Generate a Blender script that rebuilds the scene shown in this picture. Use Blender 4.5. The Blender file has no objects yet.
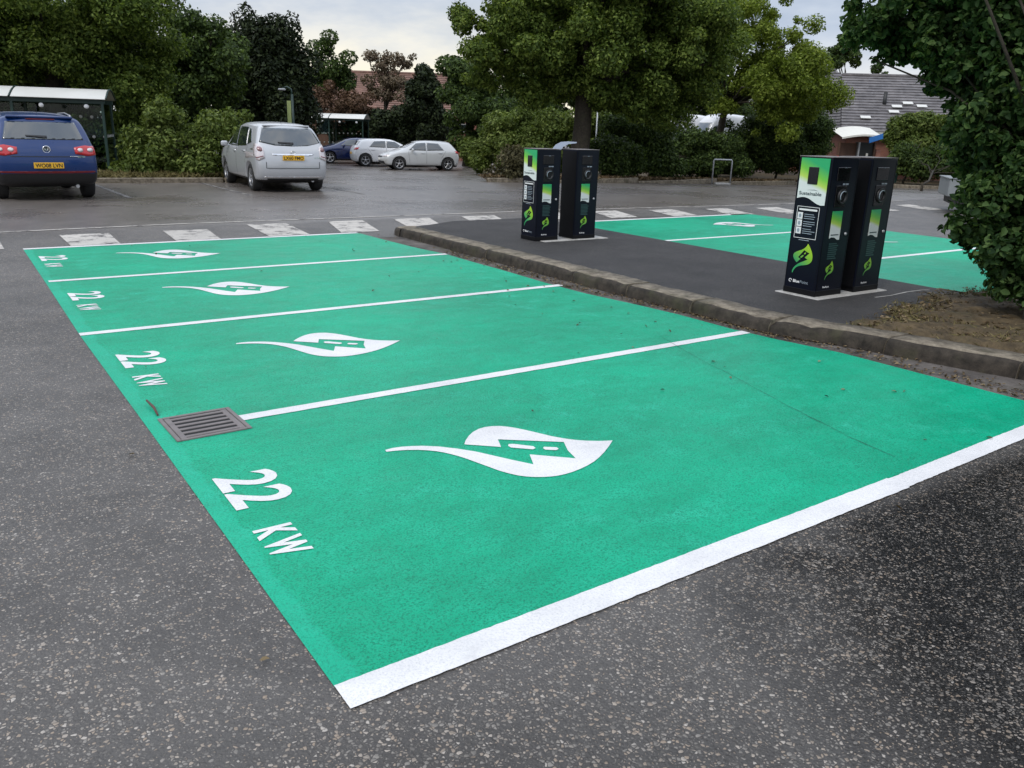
import bpy, bmesh, math, random
import numpy as np
from mathutils import Vector, Matrix
from mathutils.bvhtree import BVHTree
random.seed(7); RNG = np.random.default_rng(11)
R = math.radians
sc = bpy.context.scene
COL = sc.collection

# ------------------------------------------------------------------ camera
F = 822.45
CAM = Vector((-0.7848, -2.0318, 1.6478))
FW = Vector((0.54353131, 0.78519265, -0.29672581))
RT = Vector((0.82710081, -0.56126031, 0.02985154))
UP = Vector((0.14310121, 0.26164741, 0.95449603))
cd = bpy.data.cameras.new('camera'); co = bpy.data.objects.new('camera', cd); COL.objects.link(co)
m = Matrix.Identity(4)
for i in range(3):
    m[i][0] = RT[i]; m[i][1] = UP[i]; m[i][2] = -FW[i]; m[i][3] = CAM[i]
co.matrix_world = m
cd.sensor_width = 36; cd.lens = F / 1024 * 36; cd.clip_start = 0.05; cd.clip_end = 3000
sc.camera = co

def gz(x, y):                                   # the car park falls gently away at its far end
    d = (x + .785) * .569 + (y + 2.03) * .822
    t = min(1, max(0, (d - 24) / 20)); t = t * t * (3 - 2 * t)
    return -.55 * t
def ray(px, py):
    return FW * F + RT * (px - 512) - UP * (py - 384)
def gp(px, py, z=0.0):                          # a point of the level ground
    d = ray(px, py); t = (z - CAM.z) / d.z
    return CAM + d * t
def at(px, py, dist):                           # a point at a known distance
    d = ray(px, py); h = math.hypot(d.x, d.y)
    return CAM + d * (dist / h)
def onground(px, dist):
    p = at(px, 140, dist); p.z = gz(p.x, p.y); return p

# ------------------------------------------------------------------ nodes
class NT:
    def __init__(s, name, w=None):
        if w is None:
            s.m = bpy.data.materials.new(name); s.m.use_nodes = True; s.t = s.m.node_tree
            s.b = s.t.nodes['Principled BSDF']; s.out = s.t.nodes['Material Output']
        else:
            s.m = w; s.t = w.node_tree; s.t.nodes.clear()
    def n(s, typ, **kw):
        nd = s.t.nodes.new(typ)
        for k, v in kw.items():
            if k.startswith('_'): continue
            setattr(nd, k, v)
        return nd
    def l(s, a, b): s.t.links.new(a, b)
    def set(s, sock, v):
        if hasattr(v, 'links') or isinstance(v, bpy.types.NodeSocket): s.l(v, sock)
        else:
            if isinstance(v, (tuple, list)) and len(v) == 3 and sock.type == 'RGBA': v = (*v, 1)
            sock.default_value = v
    def pos(s): return s.n('ShaderNodeNewGeometry').outputs['Position']
    def obj(s): return s.n('ShaderNodeTexCoord').outputs['Object']
    def noise(s, vec, scale, detail=3, rough=.55, out='Fac'):
        nd = s.n('ShaderNodeTexNoise'); s.l(vec, nd.inputs['Vector'])
        nd.inputs['Scale'].default_value = scale; nd.inputs['Detail'].default_value = detail
        nd.inputs['Roughness'].default_value = rough
        return nd.outputs[out]
    def voro(s, vec, scale, feature='F1', rnd=1):
        nd = s.n('ShaderNodeTexVoronoi', feature=feature); s.l(vec, nd.inputs['Vector'])
        nd.inputs['Scale'].default_value = scale; nd.inputs['Randomness'].default_value = rnd
        return nd
    def ramp(s, fac, stops, interp='LINEAR'):
        nd = s.n('ShaderNodeValToRGB'); s.l(fac, nd.inputs[0]); cr = nd.color_ramp; cr.interpolation = interp
        while len(cr.elements) < len(stops): cr.elements.new(.5)
        for e, (p, c) in zip(cr.elements, stops):
            e.position = p
            e.color = (c, c, c, 1) if isinstance(c, (int, float)) else (*c, 1)
        return nd.outputs['Color']
    def mix(s, fac, a, b, blend='MIX'):
        nd = s.n('ShaderNodeMix', data_type='RGBA', blend_type=blend)
        s.set(nd.inputs[0], fac); s.set(nd.inputs[6], a); s.set(nd.inputs[7], b)
        return nd.outputs[2]
    def math(s, op, a, b=0.0, clamp=False):
        nd = s.n('ShaderNodeMath', operation=op, use_clamp=clamp)
        s.set(nd.inputs[0], a); s.set(nd.inputs[1], b); return nd.outputs[0]
    def sep(s, v):
        nd = s.n('ShaderNodeSeparateXYZ'); s.l(v, nd.inputs[0]); return nd.outputs
    def mapr(s, v, a, b, c=0, d=1):
        nd = s.n('ShaderNodeMapRange'); s.set(nd.inputs[0], v)
        for i, q in enumerate((a, b, c, d)): nd.inputs[i + 1].default_value = q
        return nd.outputs[0]
    def bump(s, h, strength=.3, dist=.01):
        nd = s.n('ShaderNodeBump'); s.set(nd.inputs['Strength'], strength); nd.inputs['Distance'].default_value = dist
        s.l(h, nd.inputs['Height']); s.l(nd.outputs[0], s.b.inputs['Normal'])
    def fin(s, col=None, rough=None, metal=None, spec=None):
        if col is not None: s.set(s.b.inputs['Base Color'], col)
        if rough is not None: s.set(s.b.inputs['Roughness'], rough)
        if metal is not None: s.set(s.b.inputs['Metallic'], metal)
        if spec is not None: s.set(s.b.inputs['Specular IOR Level'], spec)
        return s.m

MT = {}
def plain(name, col, rough=.5, metal=0, var=.12, scale=6, spec=.5, coat=0):
    t = NT(name); v = t.noise(t.obj(), scale, 4)
    c = t.mix(v, tuple(x * (1 - var) for x in col), tuple(min(1, x * (1 + var)) for x in col))
    t.fin(c, t.mapr(v, 0, 1, max(.02, rough - .08), min(1, rough + .08)), metal, spec)
    if coat: t.b.inputs['Coat Weight'].default_value = coat; t.b.inputs['Coat Roughness'].default_value = .04
    MT[name] = t.m; return t.m

def asphalt(name, base, chip, chipsz=75, amount=.5, wet=True, tint=(1, 1, 1)):
    t = NT(name); P0 = t.pos()
    ds = t.n('ShaderNodeVectorMath', operation='MULTIPLY_ADD'); t.l(t.noise(P0, 55, 2, .6, out='Color'), ds.inputs[0]); ds.inputs[1].default_value = (.011, .011, 0); t.l(P0, ds.inputs[2])
    P = ds.outputs[0]
    v = t.voro(P, chipsz); w = t.voro(P, chipsz * 2.3)
    # stones of different size and tone set in dark binder
    ed = t.voro(P, chipsz, 'DISTANCE_TO_EDGE'); dens = t.mapr(t.noise(P0, .8, 3, .6), .3, .7, .05, -.05)
    chipmask = t.ramp(t.math('SUBTRACT', ed.outputs['Distance'], t.math('ADD', t.mapr(t.sep(v.outputs['Color'])[0], 0, 1, .34 - amount * .3, .40), dens)), [(0, 0), (.045, 1)])
    stone = t.ramp(t.sep(v.outputs['Color'])[1], [(0, tuple(c * .38 for c in chip)), (.5, chip), (.8, (chip[0] * 1.15, chip[1] * .98, chip[2] * .82)), (1, tuple(min(.7, c * 1.7) for c in chip))])
    fine = t.ramp(t.math('SUBTRACT', t.mapr(t.sep(w.outputs['Color'])[0], .35, 1, 0, .5), w.outputs['Distance']), [(0, 0), (.1, 1)])
    big = t.noise(P, .45, 4, .6); mid = t.noise(P, 2.6, 4, .65)
    binder = t.mix(t.math('MULTIPLY', big, mid), tuple(c * .7 for c in base), tuple(c * 2.0 for c in base))
    if wet:
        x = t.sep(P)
        # damp patches: darker, smoother binder, ragged shapes; dark tree reflection put into the tone
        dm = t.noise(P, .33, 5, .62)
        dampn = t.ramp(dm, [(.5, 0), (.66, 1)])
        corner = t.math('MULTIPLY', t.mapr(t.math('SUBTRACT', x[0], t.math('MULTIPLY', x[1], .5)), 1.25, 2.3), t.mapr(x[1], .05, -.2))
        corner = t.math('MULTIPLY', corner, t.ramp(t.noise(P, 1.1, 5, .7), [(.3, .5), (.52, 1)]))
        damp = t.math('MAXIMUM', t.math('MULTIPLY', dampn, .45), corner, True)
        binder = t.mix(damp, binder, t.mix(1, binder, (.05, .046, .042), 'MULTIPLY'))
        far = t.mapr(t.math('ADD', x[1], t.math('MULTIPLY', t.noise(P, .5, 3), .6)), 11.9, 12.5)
        binder = t.mix(far, binder, (.128, .112, .102))  # far lot's own warm surfacing, with sky sheen lightened into its colour
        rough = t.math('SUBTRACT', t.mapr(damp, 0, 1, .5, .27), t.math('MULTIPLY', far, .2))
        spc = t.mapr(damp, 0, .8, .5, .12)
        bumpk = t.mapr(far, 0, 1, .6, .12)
    else: rough = .8; bumpk = .6; spc = .4
    c = t.mix(t.math('MULTIPLY', fine, .5), binder, t.mix(t.sep(w.outputs['Color'])[1], tuple(c * .3 for c in chip), tuple(c * .95 for c in chip)))
    c = t.mix(chipmask, c, stone)
    if wet: c = t.mix(t.math('MULTIPLY', damp, .55), c, t.mix(1, c, (.35, .34, .33), 'MULTIPLY'))  # stones darkened too, the corner's dark tree reflection set in as colour
    stn = t.ramp(t.noise(P0, 1.3, 6, .72), [(.3, .68), (.52, 1.0), (.75, 1.14)])
    c = t.mix(1, c, stn, 'MULTIPLY')
    g = t.noise(P, 160, 2)
    c = t.mix(.35, c, t.ramp(g, [(.25, .3), (.75, 1.0)]), 'MULTIPLY')
    h = t.math('SUBTRACT', t.math('MULTIPLY', chipmask, .6), v.outputs['Distance'])
    t.bump(t.math('ADD', h, t.math('MULTIPLY', g, .4)), bumpk, .007)
    t.fin(c, rough, spec=spc); MT[name] = t.m; return t.m
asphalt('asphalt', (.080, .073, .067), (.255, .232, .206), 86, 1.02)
asphalt('new_tarmac', (.032, .03, .03), (.10, .095, .09), 120, .9, wet=False)

def paint(name, col, dark, light, worn=0.0, rough=.5):
    t = NT(name); P = t.pos()
    v = t.voro(P, 78); w = t.voro(P, 165)
    big = t.noise(P, .7, 5, .62); mid = t.noise(P, 5, 4, .6); g = t.noise(P, 120, 3, .7)
    c = t.mix(t.ramp(big, [(.3, 0), (.7, 1)]), dark, col)
    scuff = t.math('MULTIPLY', t.ramp(mid, [(.5, 0), (.72, 1)]), t.ramp(g, [(.4, 0), (.62, 1)]))
    scuff = t.math('MULTIPLY', scuff, t.ramp(t.noise(P, .9, 3), [(.42, 0), (.62, .8)]))
    c = t.mix(scuff, c, light)
    sm = t.n('ShaderNodeMapping'); sm.inputs['Scale'].default_value = (1.2, 2.6, 1); sm.inputs['Rotation'].default_value = (0, 0, .5); t.l(P, sm.inputs[0])
    st = t.ramp(t.noise(sm.outputs[0], 3.2, 6, .72), [(.46, 0), (.72, .5)])
    c = t.mix(t.math('MULTIPLY', st, t.ramp(g, [(.45, 0), (.62, .8)])), c, light)
    st2 = t.ramp(t.noise(sm.outputs[0], 1.7, 5, .7), [(.38, .55), (.56, 0)])
    c = t.mix(st2, c, t.mix(1, c, (.55, .80, .78) if col[0] < .1 else (.86, .86, .87), 'MULTIPLY'))
    pits = t.ramp(g, [(.38, 1), (.49, 0)])
    c = t.mix(t.math('MULTIPLY', pits, .75 if col[0] < .1 else .22), c, t.mix(1, c, (.35, .4, .4), 'MULTIPLY'))
    stain = t.ramp(t.noise(P, 1.7, 6, .7), [(.6, 0), (.8, .25)])
    c = t.mix(stain, c, t.mix(1, c, (.62, .62, .58), 'MULTIPLY'))
    if col[0] < .1:                                  # roller overlap along the left edge
        xx = t.sep(P); bandm = t.mapr(t.math('ADD', xx[0], t.math('MULTIPLY', t.noise(P, 2, 4), .16)), .165, .145)
        bandm = t.math('MULTIPLY', bandm, t.mapr(xx[0], -.2, -.1)); c = t.mix(t.math('MULTIPLY', bandm, .26), c, (.02, .45, .30))
    if worn > 0:
        wn = t.math('ADD', t.math('MULTIPLY', t.noise(P, 3.2, 6, .75), .78), t.math('MULTIPLY', g, .3))
        wm2 = t.math('MULTIPLY', t.ramp(wn, [(.655 - worn * .10, 0), (.70 - worn * .085, 1)]), worn)
        c = t.mix(wm2, c, (.075, .07, .07))
    h = t.math('ADD', t.math('MULTIPLY', v.outputs['Distance'], -1), t.math('MULTIPLY', w.outputs['Distance'], -.5))
    t.bump(t.math('ADD', h, t.math('MULTIPLY', g, .5)), .34, .005)
    t.fin(c, t.mapr(t.math('ADD', t.math('MULTIPLY', mid, .5), t.math('MULTIPLY', big, .5)), .3, .7, rough - .14, rough + .12), spec=.17 if col[0] < .1 else .2); MT[name] = t.m; return t.m
paint('green_paint', (.0002, .375, .205), (.0002, .275, .148), (.05, .47, .33), 0, .46)
paint('white_paint', (.69, .68, .67), (.60, .59, .59), (.74, .73, .72), 0.14, .55)
paint('old_white_paint', (.50, .465, .42), (.40, .375, .34), (.58, .55, .5), .95, .7)
paint('faded_white_paint', (.24, .225, .205), (.18, .17, .155), (.4, .38, .35), 1.3, .7)

def rough_stone(name, a, b, scale=9, bump=.5):
    t = NT(name); P = t.pos()
    n = t.noise(P, scale, 6, .7); f = t.noise(P, scale * 11, 3, .7)
    c = t.mix(t.ramp(n, [(.3, 0), (.7, 1)]), a, b)
    c = t.mix(.5, c, t.ramp(f, [(.2, .35), (.8, 1.2)]), 'MULTIPLY')
    moss = t.ramp(t.noise(P, 3.1, 5, .7), [(.52, 0), (.66, .6)])
    c = t.mix(moss, c, (.045, .043, .022))
    t.bump(t.math('ADD', n, t.math('MULTIPLY', f, .5)), bump, .012)
    t.fin(c, .85, spec=.3); MT[name] = t.m; return t.m
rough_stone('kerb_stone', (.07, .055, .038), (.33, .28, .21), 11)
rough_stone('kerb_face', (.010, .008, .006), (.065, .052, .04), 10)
rough_stone('concrete', (.34, .33, .31), (.5, .48, .45), 7, .2)
rough_stone('soil', (.035, .025, .014), (.14, .10, .052), 9, .9)
rough_stone('gutter_dirt', (.03, .025, .022), (.16, .14, .125), 2.5, .6)

def leafmat(name, dark, mid, light, trans=.25):
    t = NT(name); g = t.n('ShaderNodeNewGeometry')
    r = g.outputs['Random Per Island']
    c = t.ramp(r, [(0, dark), (.55, mid), (1, light)])
    n = t.noise(g.outputs['Position'], .55, 2)
    c = t.mix(t.ramp(n, [(.35, .55), (.65, 0)]), c, t.mix(1, c, (.62, .7, .6), 'MULTIPLY'))
    t.fin(c, .6, spec=.16)
    tr = t.n('ShaderNodeBsdfTranslucent'); t.l(t.mix(1, c, (1.2, 1.25, .6), 'MULTIPLY'), tr.inputs['Color'])
    mx = t.n('ShaderNodeMixShader'); mx.inputs[0].default_value = trans
    t.l(t.b.outputs[0], mx.inputs[1]); t.l(tr.outputs[0], mx.inputs[2]); t.l(mx.outputs[0], t.out.inputs[0])
    MT[name] = t.m; return t.m
leafmat('leaf_mid', (.032, .056, .010), (.095, .14, .026), (.24, .30, .07), .38)
leafmat('leaf_dark', (.019, .034, .010), (.048, .078, .02), (.12, .17, .045), .32)
leafmat('leaf_conifer', (.008, .013, .006), (.018, .027, .010), (.036, .05, .016), .1)
leafmat('leaf_yellow', (.07, .10, .012), (.145, .195, .026), (.28, .33, .06), .42)
leafmat('leaf_hedge', (.045, .066, .012), (.10, .14, .03), (.21, .25, .07), .3)
leafmat('leaf_near', (.018, .042, .014), (.05, .10, .03), (.14, .21, .07), .4)
leafmat('leaf_brown', (.06, .035, .02), (.12, .07, .045), (.19, .11, .075), .2)
leafmat('leaf_pink', (.07, .05, .03), (.15, .11, .075), (.24, .19, .14), .2)
leafmat('leaf_drab', (.04, .036, .018), (.08, .07, .035), (.15, .13, .07), .2)
leafmat('leaf_dry', (.10, .07, .035), (.2, .15, .075), (.34, .27, .15), .1)
leafmat('leaf_litter', (.05, .032, .018), (.13, .085, .045), (.27, .2, .12), .1)
leafmat('straw', (.06, .05, .018), (.14, .115, .045), (.24, .2, .09), .1)
leafmat('grass', (.05, .06, .015), (.1, .1, .03), (.2, .19, .07), .2)
rough_stone('bark', (.022, .018, .013), (.07, .058, .043), 12, .8)
plain('black_plastic', (.012, .012, .013), .5); plain('tyre_rubber', (.014, .014, .014), .8)
plain('dark_glass', (.015, .022, .025), .04, spec=1, coat=1); plain('navy_cabinet', (.0025, .0038, .0105), .36, var=.2, scale=3, spec=.2); plain('matt_black', (.003, .003, .004), .5, spec=.2)
plain('black_gloss', (.004, .004, .005), .15); plain('steel', (.45, .45, .46), .42, 1); plain('galvanised', (.42, .43, .44), .5, .6)
plain('blue_car_paint', (.001, .024, .115), .3, .05, .05, spec=.4, coat=.45); plain('silver_car_paint', (.43, .44, .455), .32, .2, .04, coat=.7)
plain('white_car_paint', (.66, .66, .67), .3, 0, .03, coat=.7); plain('navy_car_paint', (.003, .012, .07), .25, .2, .05, coat=.9)
plain('pearl_car_paint', (.52, .53, .53), .3, .15, .03, coat=.7)
plain('chrome', (.75, .75, .76), .15, 1, .03); plain('alloy', (.42, .42, .43), .3, .8)
plain('red_lens', (.42, .008, .012), .15, var=.25, scale=30, coat=.6); plain('dark_red', (.16, .01, .012), .35); plain('clear_lens', (.55, .5, .5), .12, .2, .2, 40, coat=.6)
plain('smoked_lens', (.22, .11, .11), .15, coat=.6); plain('plate_yellow', (.72, .40, .02), .4, var=.04); plain('plate_white', (.75, .75, .72), .4, var=.03); plain('plate_black', (.02, .015, .01), .5)
plain('white_print', (.72, .72, .72), .4, var=.03); plain('grey_print', (.28, .33, .38), .4); plain('dark_print', (.03, .05, .06), .4)
plain('info_navy', (.012, .02, .045), .35); plain('teal_print', (.02, .06, .06), .4)
plain('cast_iron', (.165, .145, .14), .6, .2, .3, 14); plain('pit_black', (.006, .006, .006), .9)
plain('dark_green_metal', (.008, .03, .022), .45); plain('bright_green_metal', (.02, .33, .19), .45)
plain('pale_sheet', (.55, .54, .5), .35, var=.06, scale=2); plain('pale_canvas', (.62, .60, .54), .7)
plain('blue_board', (.02, .14, .42), .5); plain('wood_brown', (.10, .05, .03), .7, var=.3); plain('red_plastic', (.4, .03, .02), .5)
plain('bin_green', (.03, .085, .07), .5); plain('trailer_grey', (.20, .215, .22), .5); plain('post_blue', (.42, .47, .58), .35, .2)
plain('banner_green', (.30, .36, .14), .6); plain('twig_brown', (.09, .045, .035), .8, var=.3)

t = NT('lime_print'); o = t.sep(t.obj())           # printed design of the leaf on the chargers
g = t.math('ADD', t.math('MULTIPLY', o[2], 2.2), t.math('MULTIPLY', o[1], -1.5))
t.fin(t.ramp(t.mapr(g, .6, 1.35), [(0, (.03, .30, .10)), (.45, (.22, .48, .03)), (1, (.47, .62, .02))]), .4); MT['lime_print'] = t.m
def panel_print(name, z0, z1, sideaxis, k):
    t = NT(name); o = t.sep(t.obj())
    zz = t.mapr(o[2], z0, z1); u = t.math('MULTIPLY', o[sideaxis], k)
    d = t.math('ADD', zz, t.math('MULTIPLY', u, .55))
    wob = t.math('MULTIPLY', t.noise(t.obj(), 5, 1), .12)
    d = t.math('ADD', d, wob)
    c = t.ramp(d, [(.44, (.66, .70, .68)), (.56, (.45, .62, .10)), (.74, (.16, .50, .05)), (.97, (.02, .36, .13))])
    t.fin(c, .35); MT[name] = t.m
panel_print('screen_print_a', .90, 1.345, 1, -1.6); panel_print('screen_print_b', .90, 1.345, 1, 1.6); panel_print('side_print', .58, .85, 0, 1.7)

def brick(name, a, b, mortar, sc_=4.2):
    t = NT(name); nd = t.n('ShaderNodeTexBrick'); t.l(t.obj(), nd.inputs['Vector'])
    mp = t.n('ShaderNodeMapping'); mp.inputs['Rotation'].default_value = (R(90), 0, 0); t.l(t.obj(), mp.inputs[0]); t.l(mp.outputs[0], nd.inputs['Vector'])
    nd.inputs['Color1'].default_value = (*a, 1); nd.inputs['Color2'].default_value = (*b, 1); nd.inputs['Mortar'].default_value = (*mortar, 1)
    nd.inputs['Scale'].default_value = sc_; nd.inputs['Mortar Size'].default_value = .012
    n = t.noise(t.obj(), 2, 4)
    t.fin(t.mix(.4, nd.outputs['Color'], t.ramp(n, [(.2, .5), (.8, 1.2)]), 'MULTIPLY'), .85); MT[name] = t.m
brick('red_brick', (.22, .075, .05), (.30, .11, .07), (.3, .27, .24))
def tiles(name, a, b, pitch):
    t = NT(name); o = t.obj()
    n = t.noise(o, 1.2, 5, .65); f = t.noise(o, 9, 3)
    mp = t.n('ShaderNodeMapping'); mp.inputs['Scale'].default_value = (3.2, 4.5, 4.5); t.l(o, mp.inputs[0])
    v = t.voro(mp.outputs[0], 1.0)
    c = t.mix(t.ramp(n, [(.3, 0), (.7, 1)]), a, b)
    c = t.mix(.5, c, t.ramp(t.sep(v.outputs['Color'])[0], [(0, .45), (1, 1.35)]), 'MULTIPLY')
    c = t.mix(t.ramp(f, [(.6, 0), (.74, .6)]), c, tuple(min(1, q * 2.1) for q in b))
    t.fin(c, .75); MT[name] = t.m
tiles('grey_tile', (.085, .078, .08), (.15, .138, .138), .3); tiles('red_tile', (.13, .07, .05), (.21, .115, .085), .3)

# ------------------------------------------------------------------ mesh helpers
def thing(name, label, cat, loc=(0, 0, 0), rz=0, group=None):
    o = bpy.data.objects.new(name, None); COL.objects.link(o); o.empty_display_size = .2
    o.location = loc; o.rotation_euler = (0, 0, rz); o['label'] = label; o['category'] = cat
    if group: o['group'] = group
    return o
def tag(o, label, cat, group=None):
    o['label'] = label; o['category'] = cat
    if group: o['group'] = group
    return o
def struct(o, kind='structure'): o['kind'] = kind; return o
def link(me, name, mats, parent=None, smooth=False):
    o = bpy.data.objects.new(name, me); COL.objects.link(o); me.name = name
    for q in (mats if isinstance(mats, (list, tuple)) else [mats]): me.materials.append(MT[q])
    if parent: o.parent = parent
    if smooth: me.polygons.foreach_set('use_smooth', [True] * len(me.polygons))
    return o
class MB:
    def __init__(s): s.bm = bmesh.new()
    def _merge(s, b, mi, mtx=None):
        if mtx is not None: bmesh.ops.transform(b, matrix=mtx, verts=b.verts)
        mp = {}
        for v in b.verts: mp[v] = s.bm.verts.new(v.co)
        for f in b.faces:
            try: nf = s.bm.faces.new([mp[v] for v in f.verts]); nf.material_index = mi; nf.smooth = f.smooth
            except ValueError: pass
        b.free()
    def box(s, c, d, bev=0, mi=0, rot=None, seg=1, mtx=None):
        b = bmesh.new(); bmesh.ops.create_cube(b, size=1)
        bmesh.ops.scale(b, vec=d, verts=b.verts)
        if bev: bmesh.ops.bevel(b, geom=b.edges[:], offset=bev, segments=seg, profile=.5, affect='EDGES')
        M = Matrix.Translation(c)
        if rot: M = M @ rot
        if mtx: M = mtx @ M
        s._merge(b, mi, M); return s
    def tube(s, pts, rad, n=8, mi=0, cap=True, smooth=True):
        pts = [Vector(p) for p in pts]; rad = rad if isinstance(rad, (list, tuple)) else [rad] * len(pts)
        rings = []; ref = None
        for i, p in enumerate(pts):
            d = (pts[min(i + 1, len(pts) - 1)] - pts[max(i - 1, 0)]).normalized()
            if ref is None: ref = d.orthogonal().normalized()
            ref = (ref - d * ref.dot(d)); ref = ref.normalized() if ref.length > 1e-5 else d.orthogonal().normalized()
            q = d.cross(ref)
            rings.append([s.bm.verts.new(p + (ref * math.cos(a) + q * math.sin(a)) * rad[i]) for a in [2 * math.pi * k / n for k in range(n)]])
        for a, b in zip(rings, rings[1:]):
            for k in range(n):
                f = s.bm.faces.new((a[k], a[(k + 1) % n], b[(k + 1) % n], b[k])); f.material_index = mi; f.smooth = smooth
        if cap:
            for r_ in (rings[0][::-1], rings[-1]):
                f = s.bm.faces.new(r_); f.material_index = mi
        return s
    def poly(s, pts, mi=0, thick=None):             # flat (possibly concave) outline; thick = extrusion vector
        vs = [s.bm.verts.new(p) for p in pts]
        f = s.bm.faces.new(vs); f.material_index = mi
        if thick is not None:
            vs2 = [s.bm.verts.new(Vector(p) + Vector(thick)) for p in pts]
            f2 = s.bm.faces.new(vs2[::-1]); f2.material_index = mi
            for i in range(len(vs)):
                j = (i + 1) % len(vs)
                q = s.bm.faces.new((vs[j], vs[i], vs2[i], vs2[j])); q.material_index = mi
        return s
    def lathe(s, prof, c, axis='Y', n=28, mi=0):     # prof: (radius, offset along axis)
        rings = []
        for r_, h in prof:
            ring = []
            for k in range(n):
                a = 2 * math.pi * k / n; x, z = r_ * math.cos(a), r_ * math.sin(a)
                p = Vector((x, h, z)) if axis == 'Y' else Vector((x, z, h))
                ring.append(s.bm.verts.new(p + Vector(c)))
            rings.append(ring)
        for a, b in zip(rings, rings[1:]):
            for k in range(n):
                f = s.bm.faces.new((a[k], a[(k + 1) % n], b[(k + 1) % n], b[k])); f.material_index = mi; f.smooth = True
        return s
    def done(s, name, mats, parent=None, fix=True):
        if fix: bmesh.ops.recalc_face_normals(s.bm, faces=s.bm.faces)
        big = [f for f in s.bm.faces if len(f.verts) > 4]
        if big: bmesh.ops.triangulate(s.bm, faces=big, ngon_method='EAR_CLIP')
        me = bpy.data.meshes.new(name); s.bm.to_mesh(me); s.bm.free()
        return link(me, name, mats, parent)
_tc = {}
def text2d(txt, height, bold=0.0, sx=1.0):           # glyph triangles in a plane, lower left at the origin
    key = (txt, bold)
    if key not in _tc:
        cu = bpy.data.curves.new('t', 'FONT'); cu.body = txt; cu.size = 1; cu.offset = bold; cu.resolution_u = 4
        ob = bpy.data.objects.new('t', cu); COL.objects.link(ob); bpy.context.view_layer.update()
        dg = bpy.context.evaluated_depsgraph_get(); me = bpy.data.meshes.new_from_object(ob.evaluated_get(dg))
        vs = [(v.co.x, v.co.y) for v in me.vertices]; fs = [tuple(p.vertices) for p in me.polygons]
        bpy.data.objects.remove(ob); bpy.data.curves.remove(cu); bpy.data.meshes.remove(me)
        x0 = min(v[0] for v in vs); y0 = min(v[1] for v in vs); x1 = max(v[0] for v in vs); y1 = max(v[1] for v in vs)
        _tc[key] = ([(x - x0, y - y0) for x, y in vs], fs, x1 - x0, y1 - y0)
    vs, fs, w, h = _tc[key]; k = height / h
    return [(x * k * sx, y * k) for x, y in vs], fs, w * k * sx
def add_text(mb, txt, height, xf, u0, v0, bold=0.0, sx=1.0, centre=False, mi=0, width=None):
    vs, fs, w = text2d(txt, height, bold, sx)
    if width: vs, fs, w = text2d(txt, height, bold, sx * width / w)
    if centre: u0 -= w / 2
    bv = [mb.bm.verts.new(xf(u0 + x, v0 + y)) for x, y in vs]
    for f in fs:
        q = mb.bm.faces.new([bv[i] for i in f]); q.material_index = mi
def sheet(name, pts, z, mat):                        # flat polygon on the ground
    return struct(MB().poly([(x, y, z) for x, y in pts]).done(name, mat))
def np_mesh(name, verts, faces, mat, parent=None, smooth=False):
    verts = np.asarray(verts, dtype=np.float32); faces = np.asarray(faces, dtype=np.int32)
    me = bpy.data.meshes.new(name); k = faces.shape[1]
    me.vertices.add(len(verts)); me.vertices.foreach_set('co', verts.ravel())
    me.loops.add(faces.size); me.loops.foreach_set('vertex_index', faces.ravel())
    me.polygons.add(len(faces)); me.polygons.foreach_set('loop_start', np.arange(0, faces.size, k, dtype=np.int32))
    me.update(calc_edges=True)
    return link(me, name, mat, parent, smooth)

# ------------------------------------------------------------------ foliage
def leaf_geo(P, Nrm, size, near=False, aspect=.55):
    n = len(P)
    Nrm = Nrm / (np.linalg.norm(Nrm, axis=1, keepdims=True) + 1e-9)
    a = RNG.normal(size=(n, 3)); a[:, 2] -= .25
    A = a - Nrm * np.sum(a * Nrm, axis=1, keepdims=True); A /= np.linalg.norm(A, axis=1, keepdims=True) + 1e-9
    B = np.cross(Nrm, A); L = (size * RNG.uniform(.5, 1.55, n))[:, None]; W = L * aspect
    if not near:
        V = np.stack([P - A * L * .5, P + B * W * .5 - A * L * .05, P + A * L * .5, P - B * W * .5 - A * L * .05], 1).reshape(-1, 3)
        return V, np.arange(n * 4).reshape(n, 4)
    u = Nrm * L * .10
    V = np.stack([P - A * L * .5, P + B * W * .5 - A * L * .15 + u, P + B * W * .38 + A * L * .2 + u, P + A * L * .5 - u,
                  P - B * W * .38 + A * L * .2 + u, P - B * W * .5 - A * L * .15 + u], 1).reshape(-1, 3)
    b = (np.arange(n) * 6)[:, None]
    Fc = np.concatenate([b + np.array([[0, 1, 2, 3]]), b + np.array([[0, 3, 4, 5]])], 0)
    return V, Fc
def clump_leaves(cl, density, size, near=False, flat=1.0, fuzz=.22, aspect=.55):
    Ps, Ns = [], []
    for c, r in cl:
        n = max(6, int(density * r * r * 12.6))
        d = RNG.normal(size=(n, 3)); d /= np.linalg.norm(d, axis=1, keepdims=True)
        rr = r * (1 - np.abs(RNG.normal(0, fuzz, n)) + RNG.uniform(0, .15, n))
        p = np.array(c)[None] + d * rr[:, None] * np.array([1, 1, flat])
        nn = d * .7 + RNG.normal(size=(n, 3)) * .55 + np.array([0, 0, .35])
        Ps.append(p); Ns.append(nn)
    return leaf_geo(np.concatenate(Ps), np.concatenate(Ns), size, near, aspect)
def blob(c, rad, n, cr, lo=-1.0):                    # clump centres spread over an uneven ellipsoid crown
    out = []; c = np.array(c); rad = np.array(rad)
    while len(out) < n:
        d = RNG.normal(size=3); d /= np.linalg.norm(d)
        if d[2] < lo: continue
        k = RNG.uniform(.55, 1.0) if RNG.random() < .8 else RNG.uniform(.1, .6)
        k *= 1 + .13 * math.sin(3 * d[0] + 5 * d[2] + c[0]) + .08 * math.sin(7 * d[1] + c[1])
        out.append((c + d * rad * k, cr * RNG.uniform(.45, 1.5)))
    return out
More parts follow.
